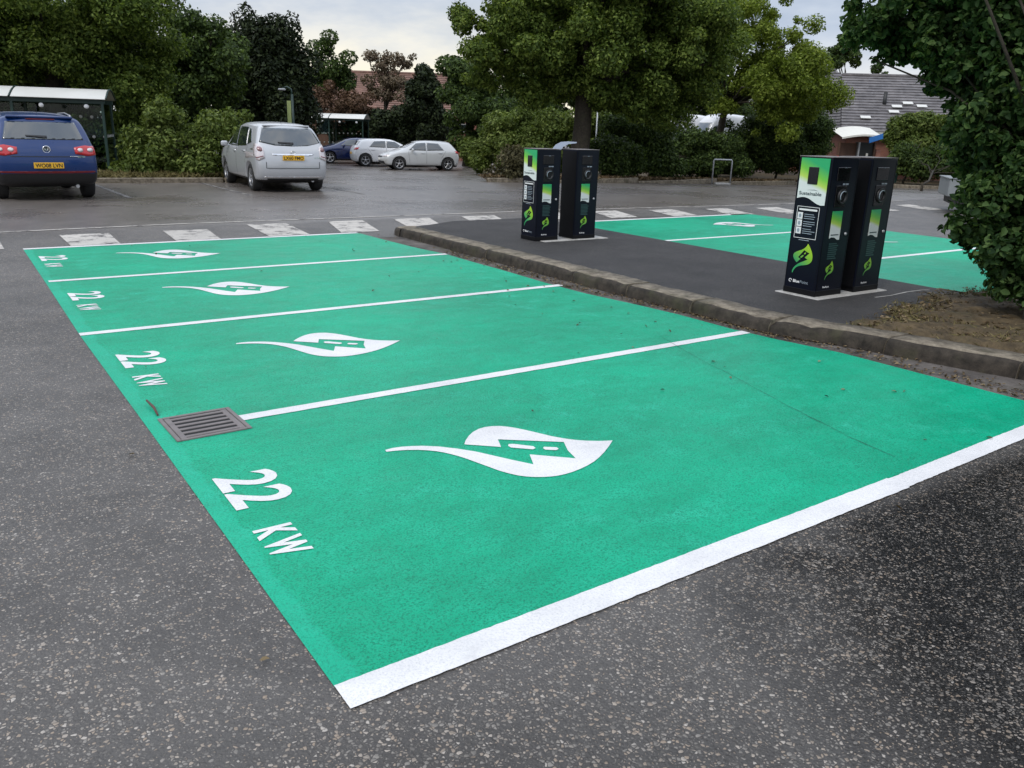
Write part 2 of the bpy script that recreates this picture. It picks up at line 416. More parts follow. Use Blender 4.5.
def px_blob(px, py, rx, ry, dist, n, cr, depth=None, lo=-1.0):
    """crown piece given by where it stands (bearing, distance) and its size in metres = pixels / focal length"""
    c = at(px, py, dist); s = dist / 822.0 * 1.0
    a, b = rx * s, ry * s
    dpt = depth if depth else max(a * .8, b * .6)
    Q = []
    for p, r in blob((0, 0, 0), (1, 1, 1), n, cr, lo):
        Q.append((Vector((.827 * a * p[0] + .569 * dpt * p[1], -.561 * a * p[0] + .822 * dpt * p[1], b * p[2])) + c, r))
    return [(np.array(q), r) for q, r in Q]
def tree(name, label, cat, base, cl, mat, dens, size, trunk_r=.2, group=None, near=False, limbs=7, split=.45, flat=.8, aspect=.55, part='crown', fuzz=.22, bark=True):
    root = thing(name, label, cat, base, 0, group)
    b = np.array(base)
    cl2 = [(np.array(c) - b, r) for c, r in cl]
    V, Fc = clump_leaves(cl2, dens, size, near, flat, fuzz, aspect)
    np_mesh(part, V, Fc, mat, root)
    cc = np.mean([c for c, r in cl2], 0); zt = max(c[2] for c, r in cl2)
    mb = MB(); sp = Vector((cc[0] * .25, cc[1] * .25, zt * split))
    p0 = Vector((0, 0, -.15))
    mb.tube([p0, Vector((0, 0, .25)), sp * .5 + Vector((.05, -.04, 0)), sp], [trunk_r * 1.35, trunk_r, trunk_r * .85, trunk_r * .75], 9)
    idx = RNG.permutation(len(cl2))[:limbs]
    for i in idx:
        e = Vector(cl2[i][0]); mid = sp.lerp(e, .5) + Vector((RNG.normal(0, .15), RNG.normal(0, .15), .1 * zt * .3))
        s0 = sp * RNG.uniform(.75, 1.0)
        mb.tube([s0, mid, e], [trunk_r * .34, trunk_r * .2, trunk_r * .06], 6)
        for _ in range(2):
            e2 = e + Vector(RNG.normal(0, 1, 3)) * cl2[i][1] * .4
            mb.tube([mid.lerp(e, .3), e.lerp(e2, .5), e2], [trunk_r * .16, trunk_r * .09, trunk_r * .03], 5)
    mb.done('trunk' if trunk_r > .07 else 'stems', 'bark', root)
    return root

# ------------------------------------------------------------------ world and light
w = bpy.data.worlds.new('World'); sc.world = w; w.use_nodes = True
t = NT('', w); SUN_EL, SUN_AZ = 48, 250
sky = t.n('ShaderNodeTexSky'); sky.sky_type = 'NISHITA'; sky.sun_disc = False
sky.sun_elevation = R(SUN_EL); sky.sun_rotation = R(SUN_AZ); sky.air_density = 1.2; sky.dust_density = 2
tc = t.n('ShaderNodeTexCoord'); g = tc.outputs['Generated']; s = t.sep(g)
mp = t.n('ShaderNodeMapping'); mp.inputs['Scale'].default_value = (1, 1, 3.2); t.l(g, mp.inputs[0])
cn = t.noise(mp.outputs[0], 2.3, 6, .55); cn2 = t.noise(mp.outputs[0], 6.5, 5, .6)
cm = t.math('ADD', t.math('MULTIPLY', cn, .75), t.math('MULTIPLY', cn2, .3))
el = t.math('MAXIMUM', s[2], 0.0)
cloud = t.ramp(cm, [(.36, (4.2, 5.2, 7.0)), (.5, (6.5, 7.3, 8.7)), (.66, (10.4, 10.5, 10.7))])
zen = t.ramp(el, [(0, 1.0), (.16, .92), (.35, 1.35), (.8, 2.0)])
cloud = t.mix(1, cloud, zen, 'MULTIPLY')
# bright break low down beyond the far trees
dv = t.n('ShaderNodeVectorMath', operation='DOT_PRODUCT'); t.l(g, dv.inputs[0])
gd = at(405, 70, 100) - CAM; gd.normalize(); dv.inputs[1].default_value = gd
gap = t.math('MULTIPLY', t.mapr(dv.outputs['Value'], .93, .998), t.mapr(s[2], .14, .03))
gap = t.math('MULTIPLY', gap, t.ramp(cn2, [(.3, .35), (.55, 1)]))
low = t.math('MULTIPLY', t.mapr(s[2], .10, .0), .35)
cloud = t.mix(t.math('MAXIMUM', gap, low, True), cloud, (12.5, 11.3, 8.4))
col = t.mix(.9, sky.outputs[0], cloud)
bg = t.n('ShaderNodeBackground'); t.l(col, bg.inputs[0]); bg.inputs[1].default_value = .08
ow = t.n('ShaderNodeOutputWorld'); t.l(bg.outputs[0], ow.inputs[0])
sl = bpy.data.lights.new('sun', 'SUN'); sl.energy = 1.25; sl.angle = R(14); sl.color = (1, .96, .9)
so = bpy.data.objects.new('sun', sl); COL.objects.link(so)
# sun_rotation runs clockwise from +Y
az = R(SUN_AZ); dirv = Vector((math.sin(az) * math.cos(R(SUN_EL)), math.cos(az) * math.cos(R(SUN_EL)), math.sin(R(SUN_EL))))
so.rotation_euler = dirv.to_track_quat('Z', 'Y').to_euler(); so.location = dirv * 50
sc.view_settings.view_transform = 'Standard'; sc.view_settings.look = 'None'; sc.view_settings.gamma = 1
sc.view_settings.use_curve_mapping = False; sc.view_settings.exposure = 0.30

# ------------------------------------------------------------------ ground
def axis(lo, hi, a, b, step):
    inner = list(np.arange(a, b + .01, step)); k = step; o1 = []; x = a
    while x > lo: k *= 1.35; x -= k; o1.append(x)
    k = step; o2 = []; x = b
    while x < hi: k *= 1.35; x += k; o2.append(x)
    return np.array(o1[::-1] + inner + o2)
xs, ys = axis(-900, 900, -20, 60, 2.0), axis(-900, 900, -10, 70, 2.0)
V = np.array([(x, y, gz(x, y)) for y in ys for x in xs]); nx = len(xs)
Fc = [(j * nx + i, j * nx + i + 1, (j + 1) * nx + i + 1, (j + 1) * nx + i) for j in range(len(ys) - 1) for i in range(nx - 1)]
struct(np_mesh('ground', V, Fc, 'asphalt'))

SH = .0167                                            # bays are very slightly skewed
BW = 2.516
def bl(x, k): return (x, k * BW + SH * x)
edge = [(5.05, .9), (5.04, 1.75), (4.93, 2.3), (4.88, 2.75), (4.88, 3.4), (4.82, 4.0), (4.73, 4.6), (4.71, 5.2), (4.74, 6.2), (4.74, 7.0), (4.76, 7.6), (4.66, 8.4), (4.62, 9.3), (4.60, 10.1)]
sheet('bay_paint', [bl(0, 0)] + [(5.06, .085)] + edge + [bl(0, 4), (-.012, 7.5), (-.03, 5.0), (-.012, 2.5)], .003, 'green_paint')
def wobbly_strip(x0, x1, yc, wd, n=24):
    n = max(n, 110); a = [(x0 + (x1 - x0) * i / n, yc(x0 + (x1 - x0) * i / n)) for i in range(n + 1)]
    top = [(x, y + wd / 2 + random.uniform(-.0018, .0018)) for x, y in a]; bot = [(x, y - wd / 2 + random.uniform(-.0018, .0018)) for x, y in a]
    return top, bot
def line_x(x0, x1, yf, wd, z=.006, name='bay_line', mat='white_paint', n=24):
    n = 110; top, bot = wobbly_strip(x0, x1, yf, wd, n); mb = MB()
    tv = [mb.bm.verts.new((x, y, z)) for x, y in top]; bv = [mb.bm.verts.new((x, y, z)) for x, y in bot]
    for i in range(n): mb.bm.faces.new((bv[i], bv[i + 1], tv[i + 1], tv[i]))
    return struct(mb.done(name, mat))
line_x(0, 3.0, lambda x: SH * x - .055, .125); line_x(3.0, 5.02, lambda x: SH * x - .055 + (x - 3) * .015, .11)
line_x(.47, 4.9, lambda x: BW + SH * x, .095)
line_x(-.03, 4.78, lambda x: 2 * BW + SH * x, .095)
line_x(.02, 4.76, lambda x: 3 * BW + SH * x, .095)
line_x(0, 4.58, lambda x: 4 * BW + SH * x - .01, .10)

# leaf and plug emblem: outline of the painted figure on the first bay
def PX(cx, cy): p = gp(370 + cx / 3.793, 400 + cy / 3.793); return (p.x, p.y)
LEAF = [(58, 193), (85, 186), (120, 181), (160, 178.5), (200, 177.5), (260, 180), (330, 188), (400, 199), (470, 215), (540, 231), (620, 248), (605, 210),
        (780, 225), (750, 195), (735, 163), (485, 153), (497, 182), (430, 177), (358, 172), (362, 158), (375, 139), (390, 125), (412, 113), (436, 106),
        (460, 103), (490, 102), (520, 104.5), (550, 109), (580, 115), (615, 123), (650, 131.5), (690, 141), (740, 150), (780, 155), (820, 158), (870, 159), (920, 157),
        (905, 180), (888, 202), (868, 222), (850, 237), (825, 252), (800, 264), (770, 276), (740, 285), (715, 290.5), (690, 294), (655, 296), (620, 296), (590, 294),
        (560, 290), (525, 282), (490, 272), (460, 261), (430, 250), (400, 239), (370, 228), (340, 218), (310, 210), (280, 203), (250, 198), (215, 194.5), (180, 193), (140, 193.5), (100, 196), (62, 200)]
SLOT1 = [(525, 171), (545, 170), (620, 179), (628, 186), (618, 191), (535, 184), (524, 178)]
SLOT2 = [(660, 181), (708, 183), (716, 189), (706, 194), (664, 192), (656, 186)]
LEAFW = [PX(*q) for q in LEAF]; S1W = [PX(*q) for q in SLOT1]; S2W = [PX(*q) for q in SLOT2]
LC = (1.55, 1.3)
def emblem_mb(xf):
    mb = MB()
    for pl in (LEAFW, S1W, S2W): mb.poly([xf(x - LC[0], y - LC[1]) for x, y in pl])
    return mb
where = ['nearest bay, beside the large white 22 KW', 'second bay, beyond the drain grate', 'third green bay, small and pale', 'farthest green bay, next to the zebra stripes']
lab2 = ['in the nearest bay, largest in view', 'beyond the drain grate', 'in the third bay', 'in the far corner bay by the zebra stripes']
for k in range(4):
    o = emblem_mb(lambda x, y: (x, y, 0)).done('leaf_emblem', 'white_paint'); o.location = (LC[0] - (0, .03, .02, .02)[k], LC[1] + k * (BW + .03), .006)
    tag(o, 'white painted leaf and plug emblem in the ' + where[k], 'road marking', 'leaf emblems painted in the bays')
    xf = lambda u, v: (v, -u, 0)
    o = thing('power_lettering', 'white painted 22 KW lettering ' + lab2[k], 'road marking', (.10, 1.74 + k * (BW + .022), .006), 0, '22 KW lettering on the left of the bays')
    for q, u0 in enumerate((0, .205)):
        mb = MB(); add_text(mb, '2', .285, xf, u0, 0, .024, width=.19); mb.done('numeral', 'white_paint', o)
    for ch, u0, wd in (('K', .60, .10), ('W', .715, .155)):
        mb = MB(); add_text(mb, ch, .165, xf, u0 + .02, -.002, .04, width=wd); mb.done('letter', 'white_paint', o)

# opposite bays beyond the island
sheet('bay_paint', [(8.42, -1.2), (13.9, -1.2), (13.95, 4.8), (14.0, 7.5), (13.9, 10.3), (8.42, 10.15)], .004, 'green_paint')
for y0 in (-.3, 2.2, 4.82, 7.52): line_x(8.45, 13.9, lambda x, y0=y0: y0 + .004 * (x - 8.5), .10)
line_x(8.45, 13.95, lambda x: 10.2 + .01 * (x - 8.5), .12)
for k, wh in ((3, 'far bay behind the chargers, left of the taller pair'), (2, 'bay behind the near charger pair'), (1, 'bay left of the hanging bush')):
    o = emblem_mb(lambda x, y: (-x, -y, 0)).done('leaf_emblem', 'white_paint'); o.location = (11.95, 8.82 - (3 - k) * 2.6, .0085)
    tag(o, 'white painted leaf emblem in the ' + wh, 'road marking', 'leaf emblems painted in the bays')

# worn zebra stripes and their edge lines
mb = MB()
for x0, x1, x2, x3 in [(-.75, -.2, -.8, -.2), (.55, 1.2, .55, 1.15), (1.95, 2.6, 1.87, 2.48), (3.34, 4.0, 3.2, 3.83), (4.75, 5.4, 4.35, 5.0), (6.0, 6.75, 5.7, 6.35), (7.45, 8.2, 7.05, 7.75),
                       (9.2, 9.9, 8.8, 9.45), (10.7, 11.4, 10.2, 10.9), (12.2, 12.95, 11.75, 12.45), (13.8, 14.5, 13.3, 14.0), (15.3, 16.1, 14.9, 15.6), (17.0, 17.7, 16.5, 17.2), (18.6, 19.3, 18.0, 18.7), (20.2, 20.9, 19.6, 20.3)]:
    ya, yb = (11.35, 10.14) if x0 < 2 else (11.75, 10.2 if x0 < 5 else 10.55)
    if x0 > 9: ya, yb = 12.0 - (x0 - 9) * .12, 10.75 - (x0 - 9) * .12
    mb.poly([(x0, ya, .006), (x2, yb, .006), (x3, yb, .006), (x1, ya, .006)])
struct(mb.done('zebra_crossing', 'old_white_paint'))
line_x(-6, 9, lambda x: 12.15 + .01 * x if x > 2 else 12.15 - (2 - x) * .10, .08, .006, 'edge_line', 'old_white_paint', 40)
line_x(9, 22, lambda x: 12.3 - (x - 9) * .06, .08, .006, 'edge_line', 'old_white_paint', 40)
# faded bay lines of the car park beyond
mb = MB()
for a, b in [((2.45, 21.4), (2.56, 17.2)), ((5.08, 21.4), (5.13, 17.2)), ((7.75, 21.2), (7.8, 17.0)), ((-.2, 21.4), (-.15, 17.2))]:
    mb.poly([(a[0] - .05, a[1], .004), (b[0] - .05, b[1], .004), (b[0] + .05, b[1], .004), (a[0] + .05, a[1], .004)])
struct(mb.done('old_bay_lines', 'faded_white_paint'))
mb = MB()
for px, dist in ((352, 33), (430, 31), (500, 30)):
    c = onground(px, dist); c.z += .02
    mb.poly([c + Vector((-1.8, .05, 0)), c + Vector((-1.8, -.05, 0)), c + Vector((1.8, -.05, 0)), c + Vector((1.8, .05, 0))])
struct(mb.done('old_bay_lines', 'faded_white_paint'))
# crack through the green paint
pts = [gp(*q) for q in ((648, 322), (662, 338), (700, 360), (745, 383), (790, 408), (850, 438), (905, 462))]
mb = MB()
dense = []
for a, b in zip(pts, pts[1:]):
    for i in range(6): dense.append(a.lerp(b, i / 6))
dense = [p + Vector((random.uniform(-.006, .006), random.uniform(-.006, .006), 0)) for p in dense]
d = Vector((.5, .8, 0)).normalized()
for a, b in zip(dense, dense[1:]):
    wa = random.uniform(.003, .007)
    mb.bm.faces.new([mb.bm.verts.new((q.x, q.y, .0075)) for q in (a - d * wa, b - d * wa, b + d * wa, a + d * wa)])
struct(mb.done('surface_crack', 'pit_black'))

# island: kerb stones, tarmac, soil bed, gutter dirt
KZ = .13
def kx(y): 
    d = max(0, 2.7 - y); return .27 * d * min(1, d / .8)
mb = MB(); y = -3.0
while y < 9.45:
    L = min(.91, 9.5 - y); dx = random.uniform(-.012, .012); dz = random.uniform(-.007, .007)
    prof = [(4.985, -.1), (5.005, KZ * .55), (5.02, KZ * .84), (5.05, KZ * .965), (5.09, KZ), (5.33, KZ), (5.33, -.1)]
    n = 9; rings = []
    for i in range(n + 1):
        yy = y + .006 + (L - .012) * i / n
        chip = random.random() < .10
        taper = max(0, min(1, (9.5 - yy) / .9)) ** .6
        rings.append([mb.bm.verts.new((px_ + kx(yy) + dx + random.uniform(-.007, .007) + (.025 if chip and 2 <= j <= 4 else 0), yy,
                                       ((pz + dz + random.uniform(-.004, .004)) if pz > 0 else pz) - (.02 if chip and 2 <= j <= 4 else 0))) for j, (px_, pz) in enumerate(prof)])
    for a, b in zip(rings, rings[1:]):
        for j in range(len(prof) - 1):
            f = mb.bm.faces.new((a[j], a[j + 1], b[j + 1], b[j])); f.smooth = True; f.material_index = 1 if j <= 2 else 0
    mb.bm.faces.new(rings[0]); mb.bm.faces.new(rings[-1][::-1]); y += L
# rounded far corner
rings = []
for i in range(13):
    a = math.pi / 2 * i / 12; c = Vector((5.75, 9.5, 0)); rings.append([])
    for px_, pz in [(4.985, -.1), (5.005, KZ * .55), (5.02, KZ * .84), (5.05, KZ * .965), (5.09, KZ), (5.33, KZ), (5.33, -.1)]:
        r_ = 5.75 - px_; rings[-1].append(mb.bm.verts.new((c.x - r_ * math.cos(a), c.y + r_ * math.sin(a), pz if pz < 0 else pz * (1 - .55 * i / 12) + random.uniform(-.003, .003))))
for a, b in zip(rings, rings[1:]):
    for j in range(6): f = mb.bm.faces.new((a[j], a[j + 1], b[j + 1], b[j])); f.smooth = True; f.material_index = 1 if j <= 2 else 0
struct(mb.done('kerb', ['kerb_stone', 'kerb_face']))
island = [(5.33, 2.2), (5.33, 9.5), (5.36, 9.66), (5.45, 9.8), (5.58, 9.88), (5.75, 9.92), (6.4, 10.25), (7.9, 10.3), (8.15, 10.1), (8.15, 2.3), (7.6, 2.45), (6.9, 2.42), (6.2, 2.2)]
island = [(6.6, -2.5), (5.42 + kx(1.0), 1.0), (5.4 + kx(1.9), 1.9), (5.34, 2.8), (5.33, 9.5), (5.36, 9.66), (5.45, 9.8), (5.58, 9.88), (5.75, 9.92), (6.4, 10.28), (7.9, 10.3), (8.15, 10.1), (8.15, -3)]
o = MB().poly([(x, y, .108) for x, y in island], thick=(0, 0, -.2)).done('pavement', 'new_tarmac'); struct(o)
sheet('pavement', [(5.75, 9.95), (6.4, 10.3), (7.9, 10.32), (8.2, 10.1), (9.0, 10.0), (8.4, 10.42), (6.3, 10.42), (5.3, 10.25)], .0085, 'new_tarmac')
# soil bed with an uneven surface
xs = np.linspace(5.32, 8.6, 66); ys = np.linspace(-3, 2.75, 100); V = []; ok = {}
def soil_top(x): return 2.02 + .5 * min(1, max(0, (x - 5.4) / 2.0)) + .07 * math.sin(6 * x) + .04 * math.sin(17 * x + 1)
for j, yv in enumerate(ys):
    for i, xv in enumerate(xs):
        e = soil_top(xv) - yv; h = .112 + .05 * min(1, max(0, e / .5)) + .012 * math.sin(9 * xv + 4 * yv) + .01 * math.sin(21 * yv + 13 * xv) + RNG.normal(0, .006)
        if e < .06: h = .09
        if xv < 5.4: h = min(h, .112)
        if xv > 8.2: h = .112 - (xv - 8.2) * .25
        V.append((xv + kx(yv) * (1 - (xv - 5.32) / 3.3), yv, h))
Fc = [(j * 66 + i, j * 66 + i + 1, (j + 1) * 66 + i + 1, (j + 1) * 66 + i) for j in range(99) for i in range(65)]
Fc = [f for f in Fc if max(V[q][2] for q in f) > .0905]
struct(np_mesh('soil', V, Fc, 'soil', smooth=True))
n = 9000; P = np.stack([RNG.uniform(5.36, 8.4, n), RNG.uniform(-2, 2.6, n), np.zeros(n)], 1)
P = P[[soil_top(p[0]) - p[1] > .02 + abs(RNG.normal(0, .12)) and p[0] > 5.37 + kx(p[1]) for p in P]]
P[:, 2] = .156 + RNG.uniform(-.03, .012, len(P)); P[:, 2] -= np.clip((5.6 - P[:, 0] + np.array([kx(q) for q in P[:, 1]])) * .15, 0, .05)
V, Fc = leaf_geo(P, RNG.normal(size=P.shape) * .25 + np.array([0, 0, 1]), .036, True)
struct(np_mesh('leaf_litter', V, Fc, 'leaf_litter'), 'stuff')
n = 26000; P = np.stack([RNG.uniform(5.36, 8.3, n), RNG.uniform(-2, 2.5, n), np.zeros(n)], 1)
P = P[[p[0] > 5.37 + kx(p[1]) and (soil_top(p[0]) - p[1] > .05 + abs(RNG.normal(0, .1))) and (math.sin(2.2 * p[0] + 1) + math.sin(3.1 * p[1]) + RNG.normal(0, .6) > 0) for p in P]]
P[:, 2] = .155 + RNG.uniform(-.02, .015, len(P)); P[:, 2] -= np.clip((5.6 - P[:, 0] + np.array([kx(q) for q in P[:, 1]])) * .15, 0, .05)
V, Fc = leaf_geo(P, RNG.normal(size=P.shape) * .7 + np.array([0, 0, .7]), .07, False, .09)
struct(np_mesh('dry_grass', V, Fc, 'straw'), 'stuff')
# gutter dirt between paint and kerb
mb = MB(); nn = 40; a = []; b = []
for i in range(nn + 1):
    yy = -1.5 + 11.0 * i / nn
    e = np.interp(yy, [q[1] for q in edge], [q[0] for q in edge]); a.append((e - .05 - random.uniform(0, .03), yy)); b.append((5.03 + kx(yy), yy))
for i in range(nn):
    mb.bm.faces.new([mb.bm.verts.new((x, y, .0025)) for x, y in (a[i], b[i], b[i + 1], a[i + 1])])
struct(mb.done('gutter', 'gutter_dirt'))
n = 1500; yy = RNG.uniform(.1, 7.8, n); ee = np.interp(yy, [q[1] for q in edge], [q[0] for q in edge])
P = np.stack([np.minimum(5.0 + np.array([kx(q) for q in yy]), ee + .02 + np.abs(RNG.normal(0, .13, n))), yy, np.full(n, .014)], 1)
V, Fc = leaf_geo(P, RNG.normal(size=P.shape) * .35 + np.array([0, 0, 1]), .024, True)
struct(np_mesh('gutter_debris', V, Fc, 'leaf_litter'), 'stuff')

n = 90; P = np.stack([RNG.uniform(-1.5, 4.9, n), RNG.uniform(-1.2, 10, n), np.full(n, .014)], 1); P[:60, 0] = RNG.uniform(3.6, 4.9, 60)
V, Fc = leaf_geo(P, RNG.normal(size=P.shape) * .25 + np.array([0, 0, 1]), .028, True)
struct(np_mesh('fallen_leaves', V, Fc, 'leaf_litter'), 'stuff')
# drain grate with frame, and the twig beside it
root = thing('drain_grate', 'grey cast iron drain grate set in the green paint', 'drain', (.27, 2.525, -.009), R(2)); root.scale = (.9, .93, 1)
fr = MB(); 
for sx in (-1, 1): fr.box((sx * .212, 0, .006), (.026, .44, .03), .003)
for sy in (-1, 1): fr.box((0, sy * .208, .006), (.396, .024, .03), .003)
fr.done('frame', 'cast_iron', root)
g_ = MB(); 
for i in range(6): g_.box((0, -.165 + i * .066, .004), (.33, .027, .03), .003)
for sx in (-1, 1): g_.box((sx * .177, 0, .0045), (.036, .38, .03), .003)
g_.done('grating', 'cast_iron', root)
MB().box((0, 0, .0135), (.39, .385, .002)).done('pit', 'pit_black', root)
p, q = gp(147, 405), gp(158, 417)
tag(MB().tube([(p.x, p.y, .03), ((p.x + q.x) / 2 + .01, (p.y + q.y) / 2, .02), (q.x, q.y, .012)], [.006, .008, .006], 6).done('twig', 'twig_brown'), 'small reddish brown twig lying beside the drain grate', 'twig')

# ------------------------------------------------------------------ charging posts
HX, HY, CH = .215, .19, 1.365
def charger(sgn, loc, label, group):
    root = thing('charging_post', label, 'charger', loc, 0, group)
    mb = MB(); mb.box((0, 0, CH / 2 - .006), (2 * HX, 2 * HY, CH - .012), .006, seg=2); mb.done('cabinet', 'navy_cabinet', root)
    MB().box((0, 0, CH - .004), (2 * HX + .006, 2 * HY + .006, .008), .002).done('top_plate', 'cast_iron', root)
    MB().box((sgn * -HX - sgn * .001, 0, CH / 2), (.004, 2 * HY - .03, CH - .06)).done('gap_shade_sheet', 'matt_black', root)  # black sheet: shade between the paired cabinets put in as colour
    if sgn < 0: front = lambda u, v, o=.0: Vector((-HX - o, -u * 1.11, v))
    else: front = lambda u, v, o=.0: Vector((HX + o, u * 1.11, v))
    side = lambda u, v, o=.0: Vector((u, -HY - o, v))
    # display panel: green and white print with a wavy foot
    top, bot = CH - .018, CH - .455
    wave = [(.148 - .296 * i / 14, float(np.interp(i / 14, [0, .15, .3, .45, .6, .75, .9, 1], [bot - .005, bot - .008, bot + .005, bot + .03, bot + .052, bot + .06, bot + .054, bot + .042]))) for i in range(15)]
    th = (front(0, 0, 1) - front(0, 0, 0)) * .004
    dp = MB().poly([front(u, v, .001) for u, v in [(-.148, top), (.148, top)] + wave], thick=th).done('display_panel', 'screen_print_a' if sgn < 0 else 'screen_print_b', root)
    scn = MB(); c = front(-.005, CH - .185, .006); scn.box(c, (.014, .115, .165), .01 if False else .004); so_ = scn.done('screen', 'black_gloss', dp)
    mb = MB(); f3 = lambda u, v: front(u, v, .0065)
    add_text(mb, 'Sustainable', .034, f3, -.13, CH - .375, .02, width=.235); mb.poly([f3(u, v) for u, v in ((-.06, CH - .325), (.03, CH - .318), (.07, CH - .33), (.03, CH - .323))])
    mb.done('lettering', 'dark_print', dp)
    # info panel
    ip = MB(); 
    u0, u1, v0, v1 = -.128, .108, CH - .80, CH - .485
    for a, b, c_, d_ in ((u0, v1 - .005, u1, v1), (u0, v0, u1, v0 + .005), (u0, v0, u0 + .005, v1), (u1 - .005, v0, u1, v1)):
        ip.poly([f3(a, b), f3(c_, b), f3(c_, d_), f3(a, d_)])
    ip.poly([f3(-.105, v1 - .04), f3(.085, v1 - .04), f3(.085, v1 - .022), f3(-.105, v1 - .022)])
    for k in range(3):
        z1 = v1 - .06 - k * .073; ip.poly([f3(-.115, z1 - .066), f3(-.06, z1 - .066), f3(-.06, z1), f3(-.115, z1)])
    inf = ip.done('info_panel', 'white_print', root)
    tx = MB(); rr = random.Random(3)
    for k in range(3):
        tx = MB()
        for j in range(3):
            z1 = v1 - .072 - k * .073 - j * .021; L = rr.uniform(.09, .14)
            tx.poly([f3(-.045, z1 - .006), f3(-.045 + L, z1 - .006), f3(-.045 + L, z1), f3(-.045, z1)])
        tx.done('small_print', 'grey_print', inf)
    tx = MB(); tx.poly([f3(-.07, v0 - .02), f3(.04, v0 - .02), f3(.04, v0 - .014), f3(-.07, v0 - .014)])
    tx.done('small_print', 'grey_print', inf)
    for k in range(3):
        ic = MB(); z1 = v1 - .06 - k * .073
        ic.poly([front(-.088 + .015 * math.cos(a), z1 - .033 + .02 * math.sin(a), .0075) for a in [i * math.pi / 5 for i in range(10)]])
        ic.done('icon', 'grey_print', inf)
    for uu in (-.158, .158):
        MB().box(front(uu, CH / 2, .0005), (.003, .003, CH - .06)).done('door_seam', 'matt_black', root)
    for uu in (-.20, .20):
        MB().box(side(uu, CH / 2, .0005), (.003, .003, CH - .06)).done('door_seam', 'matt_black', root)
    mb = MB(); mb.lathe([(.001, -.012), (.014, -.012), (.016, 0)], side(.15, .62, 0), 'Y', 14); mb.done('lock', 'galvanised', root)
    MB().box((0, 0, .03), (2 * HX + .006, 2 * HY + .006, .06), .003).done('base_skirt', 'matt_black', root)
    # leaf emblem and maker lettering
    def leafpart(face, cu, cv, k, name='leaf_emblem', mat='lime_print'):
        mb = MB()
        for pl in (LEAFW, S1W, S2W): mb.poly([face(cu - (y - LC[1]) * k, cv + (x - LC[0]) * k, .003) for x, y in pl])
        return mb.done(name, mat, root)
    leafpart(front, .0, .365, .27)
    mb = MB(); f2 = lambda u, v: front(u, v, .003); add_text(mb, 'Blue', .03, f2, -.075, .115, .035)
    ring = [(-.105 + .018 * math.cos(a), .13 + .018 * math.sin(a)) for a in [i * math.pi / 6 for i in range(11)]]
    for (a, b), (c_, d_) in zip(ring, ring[1:]): mb.poly([f2(a, b), f2(c_, d_), f2(-.105 + (c_ + .105) * .6, .13 + (d_ - .13) * .6), f2(-.105 + (a + .105) * .6, .13 + (b - .13) * .6)])
    mb.done('lettering', 'white_print', root)
    mb = MB(); add_text(mb, 'Point', .03, f2, .0, .115, .0); mb.done('lettering', 'grey_print', root)
    # socket side
    sk = MB(); sk.box(side(-.02, CH - .375, .002), (.17, .008, .21), .003); s_ = sk.done('socket_panel', 'black_gloss', root)
    sk = MB(); ctr = side(0.0, CH - .375, .0)
    sk.lathe([(.05, -.006), (.058, -.02), (.07, -.022), (.075, -.012), (.075, 0)], ctr, 'Y', 26); sk.done('socket', 'steel' if False else 'black_plastic', s_)
    hd = MB(); hd.tube([side(.0 + .052 * math.cos(a), CH - .375 + .052 * math.sin(a), .024) for a in [R(60 + 12 * i) for i in range(14)]], .005, 6); hd.done('socket_ring', 'grey_print', s_)
    sl_ = MB(); sl_.box(side(-.02, CH - .16, .003), (.2, .01, .13), .004); sl_.done('display_recess', 'black_gloss', root)
    mb = MB(); f4 = lambda u, v: side(u, v, .008)
    for a, b in ((-.02, .02), (.028, .075)):
        m2 = MB(); m2.poly([f4(a, CH - .262), f4(b, CH - .262), f4(b, CH - .248), f4(a, CH - .248)]); m2.done('small_print', 'grey_print', root)
    mb.poly([f4(-.02, CH - .105), f4(.015, CH - .105), f4(.015, CH - .096), f4(-.02, CH - .096)])
    mb.done('small_print', 'grey_print', root)
    sp = MB(); wave = [(.055 - .165 * i / 10, float(np.interp(i / 10, [0, .2, .5, .8, 1], [CH - .80, CH - .798, CH - .775, CH - .77, CH - .78]))) for i in range(11)]
    sp.poly([side(u, v, .001) for u, v in [(-.11, CH - .515), (.055, CH - .515)] + wave], thick=(0, -.003, 0)); sp_ = sp.done('side_panel', 'side_print', root)
    mb = MB(); f5 = lambda u, v: side(u, v, .006); mb.poly([f5(-.095, CH - .752), f5(.03, CH - .752), f5(.03, CH - .742), f5(-.095, CH - .742)]); mb.done('small_print', 'dark_print', sp_)
    tx = MB(); f6 = lambda u, v: side(u, v, .003)
    for j in range(8):
        z1 = CH - .83 - j * .021; L = rr.uniform(.12, .155); tx.poly([f6(-.10, z1 - .012), f6(-.10 + L, z1 - .012), f6(-.10 + L, z1), f6(-.10, z1)])
    tx.done('small_print', 'teal_print', root)
    leafpart(side, -.03, .265, .165)
    mb = MB(); add_text(mb, 'BluePoint', .02, f6, -.105, .085, .03); mb.done('lettering', 'white_print', root)
    return root
def copy_tree(o, parent=None):
    c = o.copy(); COL.objects.link(c)
    if parent: c.parent = parent
    for ch in o.children: copy_tree(ch, c)
    return c
G1 = 'charging posts on the island'
ca = charger(-1, (6.575, 3.185, .112), 'tall dark navy charging post with green screen panel facing left, nearest the kerb bush', G1)
cb = charger(1, (7.205, 3.17, .112), 'dark charging post directly behind the nearest one, only its socket side showing', G1)
c2 = copy_tree(ca); c2.location = (6.395, 7.76, .112); c2.scale = (.935,) * 3; c2['label'] = 'smaller looking charging post of the far pair with the green screen panel, left one'
c3 = copy_tree(cb); c3.location = (7.07, 7.73, .112); c3.scale = (.935,) * 3; c3['label'] = 'right charging post of the far pair, showing only dark sides and socket'
